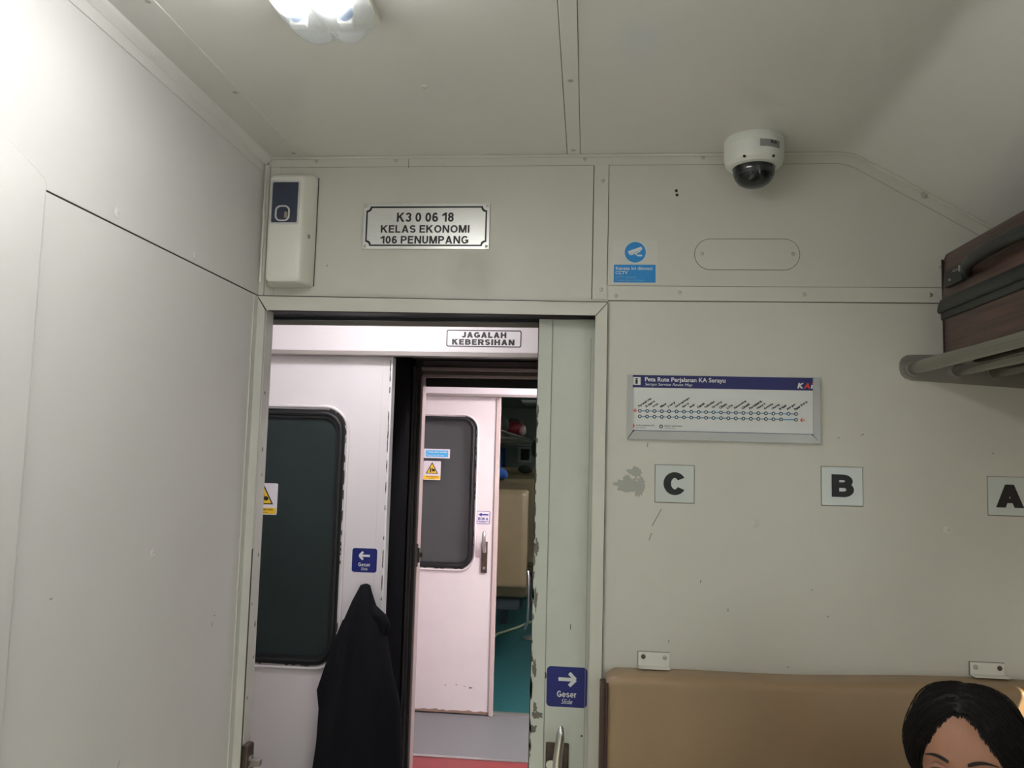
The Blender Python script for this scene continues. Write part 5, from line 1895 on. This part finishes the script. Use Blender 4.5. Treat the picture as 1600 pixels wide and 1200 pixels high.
mb.loft([[face_point(0.022 * (k / 14 * 2 - 1), -0.072 + dz * (1 - (k / 14 * 2 - 1) ** 2), 0.0008 + o_) for k in range(15)] for dz, o_ in ((0.0085, 0), (0.0045, 0.0015), (0.0, 0.0), (-0.005, 0.0018), (-0.0095, 0))], caps=False, closed=False)
obj('lips', mb, LIPS, person, True, 180)


# hair: a combed cap parted in the middle, swept to both sides, tied at the back
HL = []
for x, z in ((0.0, 0.080), (0.009, 0.083), (0.020, 0.0740), (0.034, 0.0570), (0.047, 0.0370), (0.0575, 0.0160), (0.0640, -0.005), (0.0665, -0.035), (0.067, -0.07)):
    ex_, ez_ = x / HS[0], z / (HS[2] if z > 0 else 0.110)
    HL.append((math.degrees(math.atan2(ex_, ez_)), math.degrees(math.asin(min(1, math.hypot(ex_, ez_))))))


def hairline(t):
    for (a, b), (c, d) in zip(HL, HL[1:]):
        if t <= c:
            return b + (d - b) * (t - a) / (c - a)
    return HL[-1][1]


def hair_pt(t, v, off):
    """t = angle from the crown to each side in degrees, v = 0 at the hairline, 1 at the back"""
    at_ = abs(t)
    af = hairline(at_)
    a = R(af + (172 - af) * v)
    tt = R(t)
    d = Vector((math.sin(a) * math.sin(tt), -math.cos(a), math.sin(a) * math.cos(tt)))
    p = Vector((d.x * HS[0], d.y * HS[1], d.z * (HS[2] if d.z > 0 else 0.110)))
    if p.z < 0:
        p.x *= 1 - 0.06 * sm(-p.z / 0.1)
    n = Vector((p.x / HS[0] ** 2, p.y / HS[1] ** 2, p.z / HS[2] ** 2)).normalized()
    return p + n * off


def hair_off(t, v):
    th = 0.0015 + 0.0165 * sm(v / 0.20)
    th *= 0.80 + 0.25 * sm(abs(t) / 40) - 0.10 * math.exp(-(t / 4.0) ** 2)
    th += 0.0035 * sm((abs(t) - 55) / 25) * sm(v / 0.12)
    rid = noise.noise((v * 34, (t > 0) * 7.3, t * 0.006)) * 0.0030 + noise.noise((v * 90, (t > 0) * 3.1, t * 0.01)) * 0.0012
    return th + rid * sm(v / 0.15)


mb = MB()
NT, NV = 100, 90
vs, fs = [], []
for i in range(NT + 1):
    t = -128 + 256 * i / NT
    for j in range(NV + 1):
        v = (j / NV) ** 1.25
        vs.append(HCEN + HROT @ hair_pt(t, v, hair_off(t, v)))
for i in range(NT):
    for j in range(NV):
        a = i * (NV + 1) + j
        fs.append((a, a + 1, a + NV + 2, a + NV + 1))
mb.add(vs, fs)
hair = obj('hair', mb, HAIR, person, True, 180)
mb = MB()
rnd = random.Random(9)
for k in range(700):
    sgn = rnd.choice((-1, 1))
    v0 = rnd.random() ** 2.2 * 0.75
    t0, t1 = rnd.uniform(1, 30), rnd.uniform(85, 126)
    lift = rnd.uniform(0.0, 0.0024) + (rnd.random() < 0.14) * rnd.uniform(0.001, 0.008)
    dv = rnd.uniform(-0.02, 0.05)
    pts = []
    for i in range(12):
        u = i / 11
        t = sgn * (t0 + (t1 - t0) * u)
        v = max(0.0, v0 + dv * u * u)
        pts.append(HCEN + HROT @ hair_pt(t, v, hair_off(t, v) + lift * math.sin(PI * u) + 0.0004))
    mb.tube(pts, [0.00065] * 11 + [0.0002], 4)
for k in range(420):                             # short wisps along the hairline
    t = rnd.uniform(-100, 100)
    v = rnd.uniform(0.0, 0.03)
    pts = []
    for i in range(5):
        u = i / 4
        pts.append(HCEN + HROT @ hair_pt(t * (1 + 0.25 * u), v - 0.05 * u * (1 - u) * 2 - 0.030 * rnd.random() * u + 0.02 * (1 - u), 0.0012 + 0.001 * (1 - u)))
    mb.tube(pts, [0.0007, 0.0006, 0.0005, 0.00035, 0.0001], 4)
obj('loose_strands', mb, HAIR, hair, True, 180)
pts = [HCEN + HROT @ Vector(p) for p in ((0, 0.085, 0.02), (0, 0.108, 0.015), (0, 0.122, -0.005), (0, 0.120, -0.035), (0, 0.108, -0.055))]
obj('hair_bun', MB().tube(pts, [0.020, 0.030, 0.034, 0.030, 0.016], 14), HAIR, hair, True, 180)
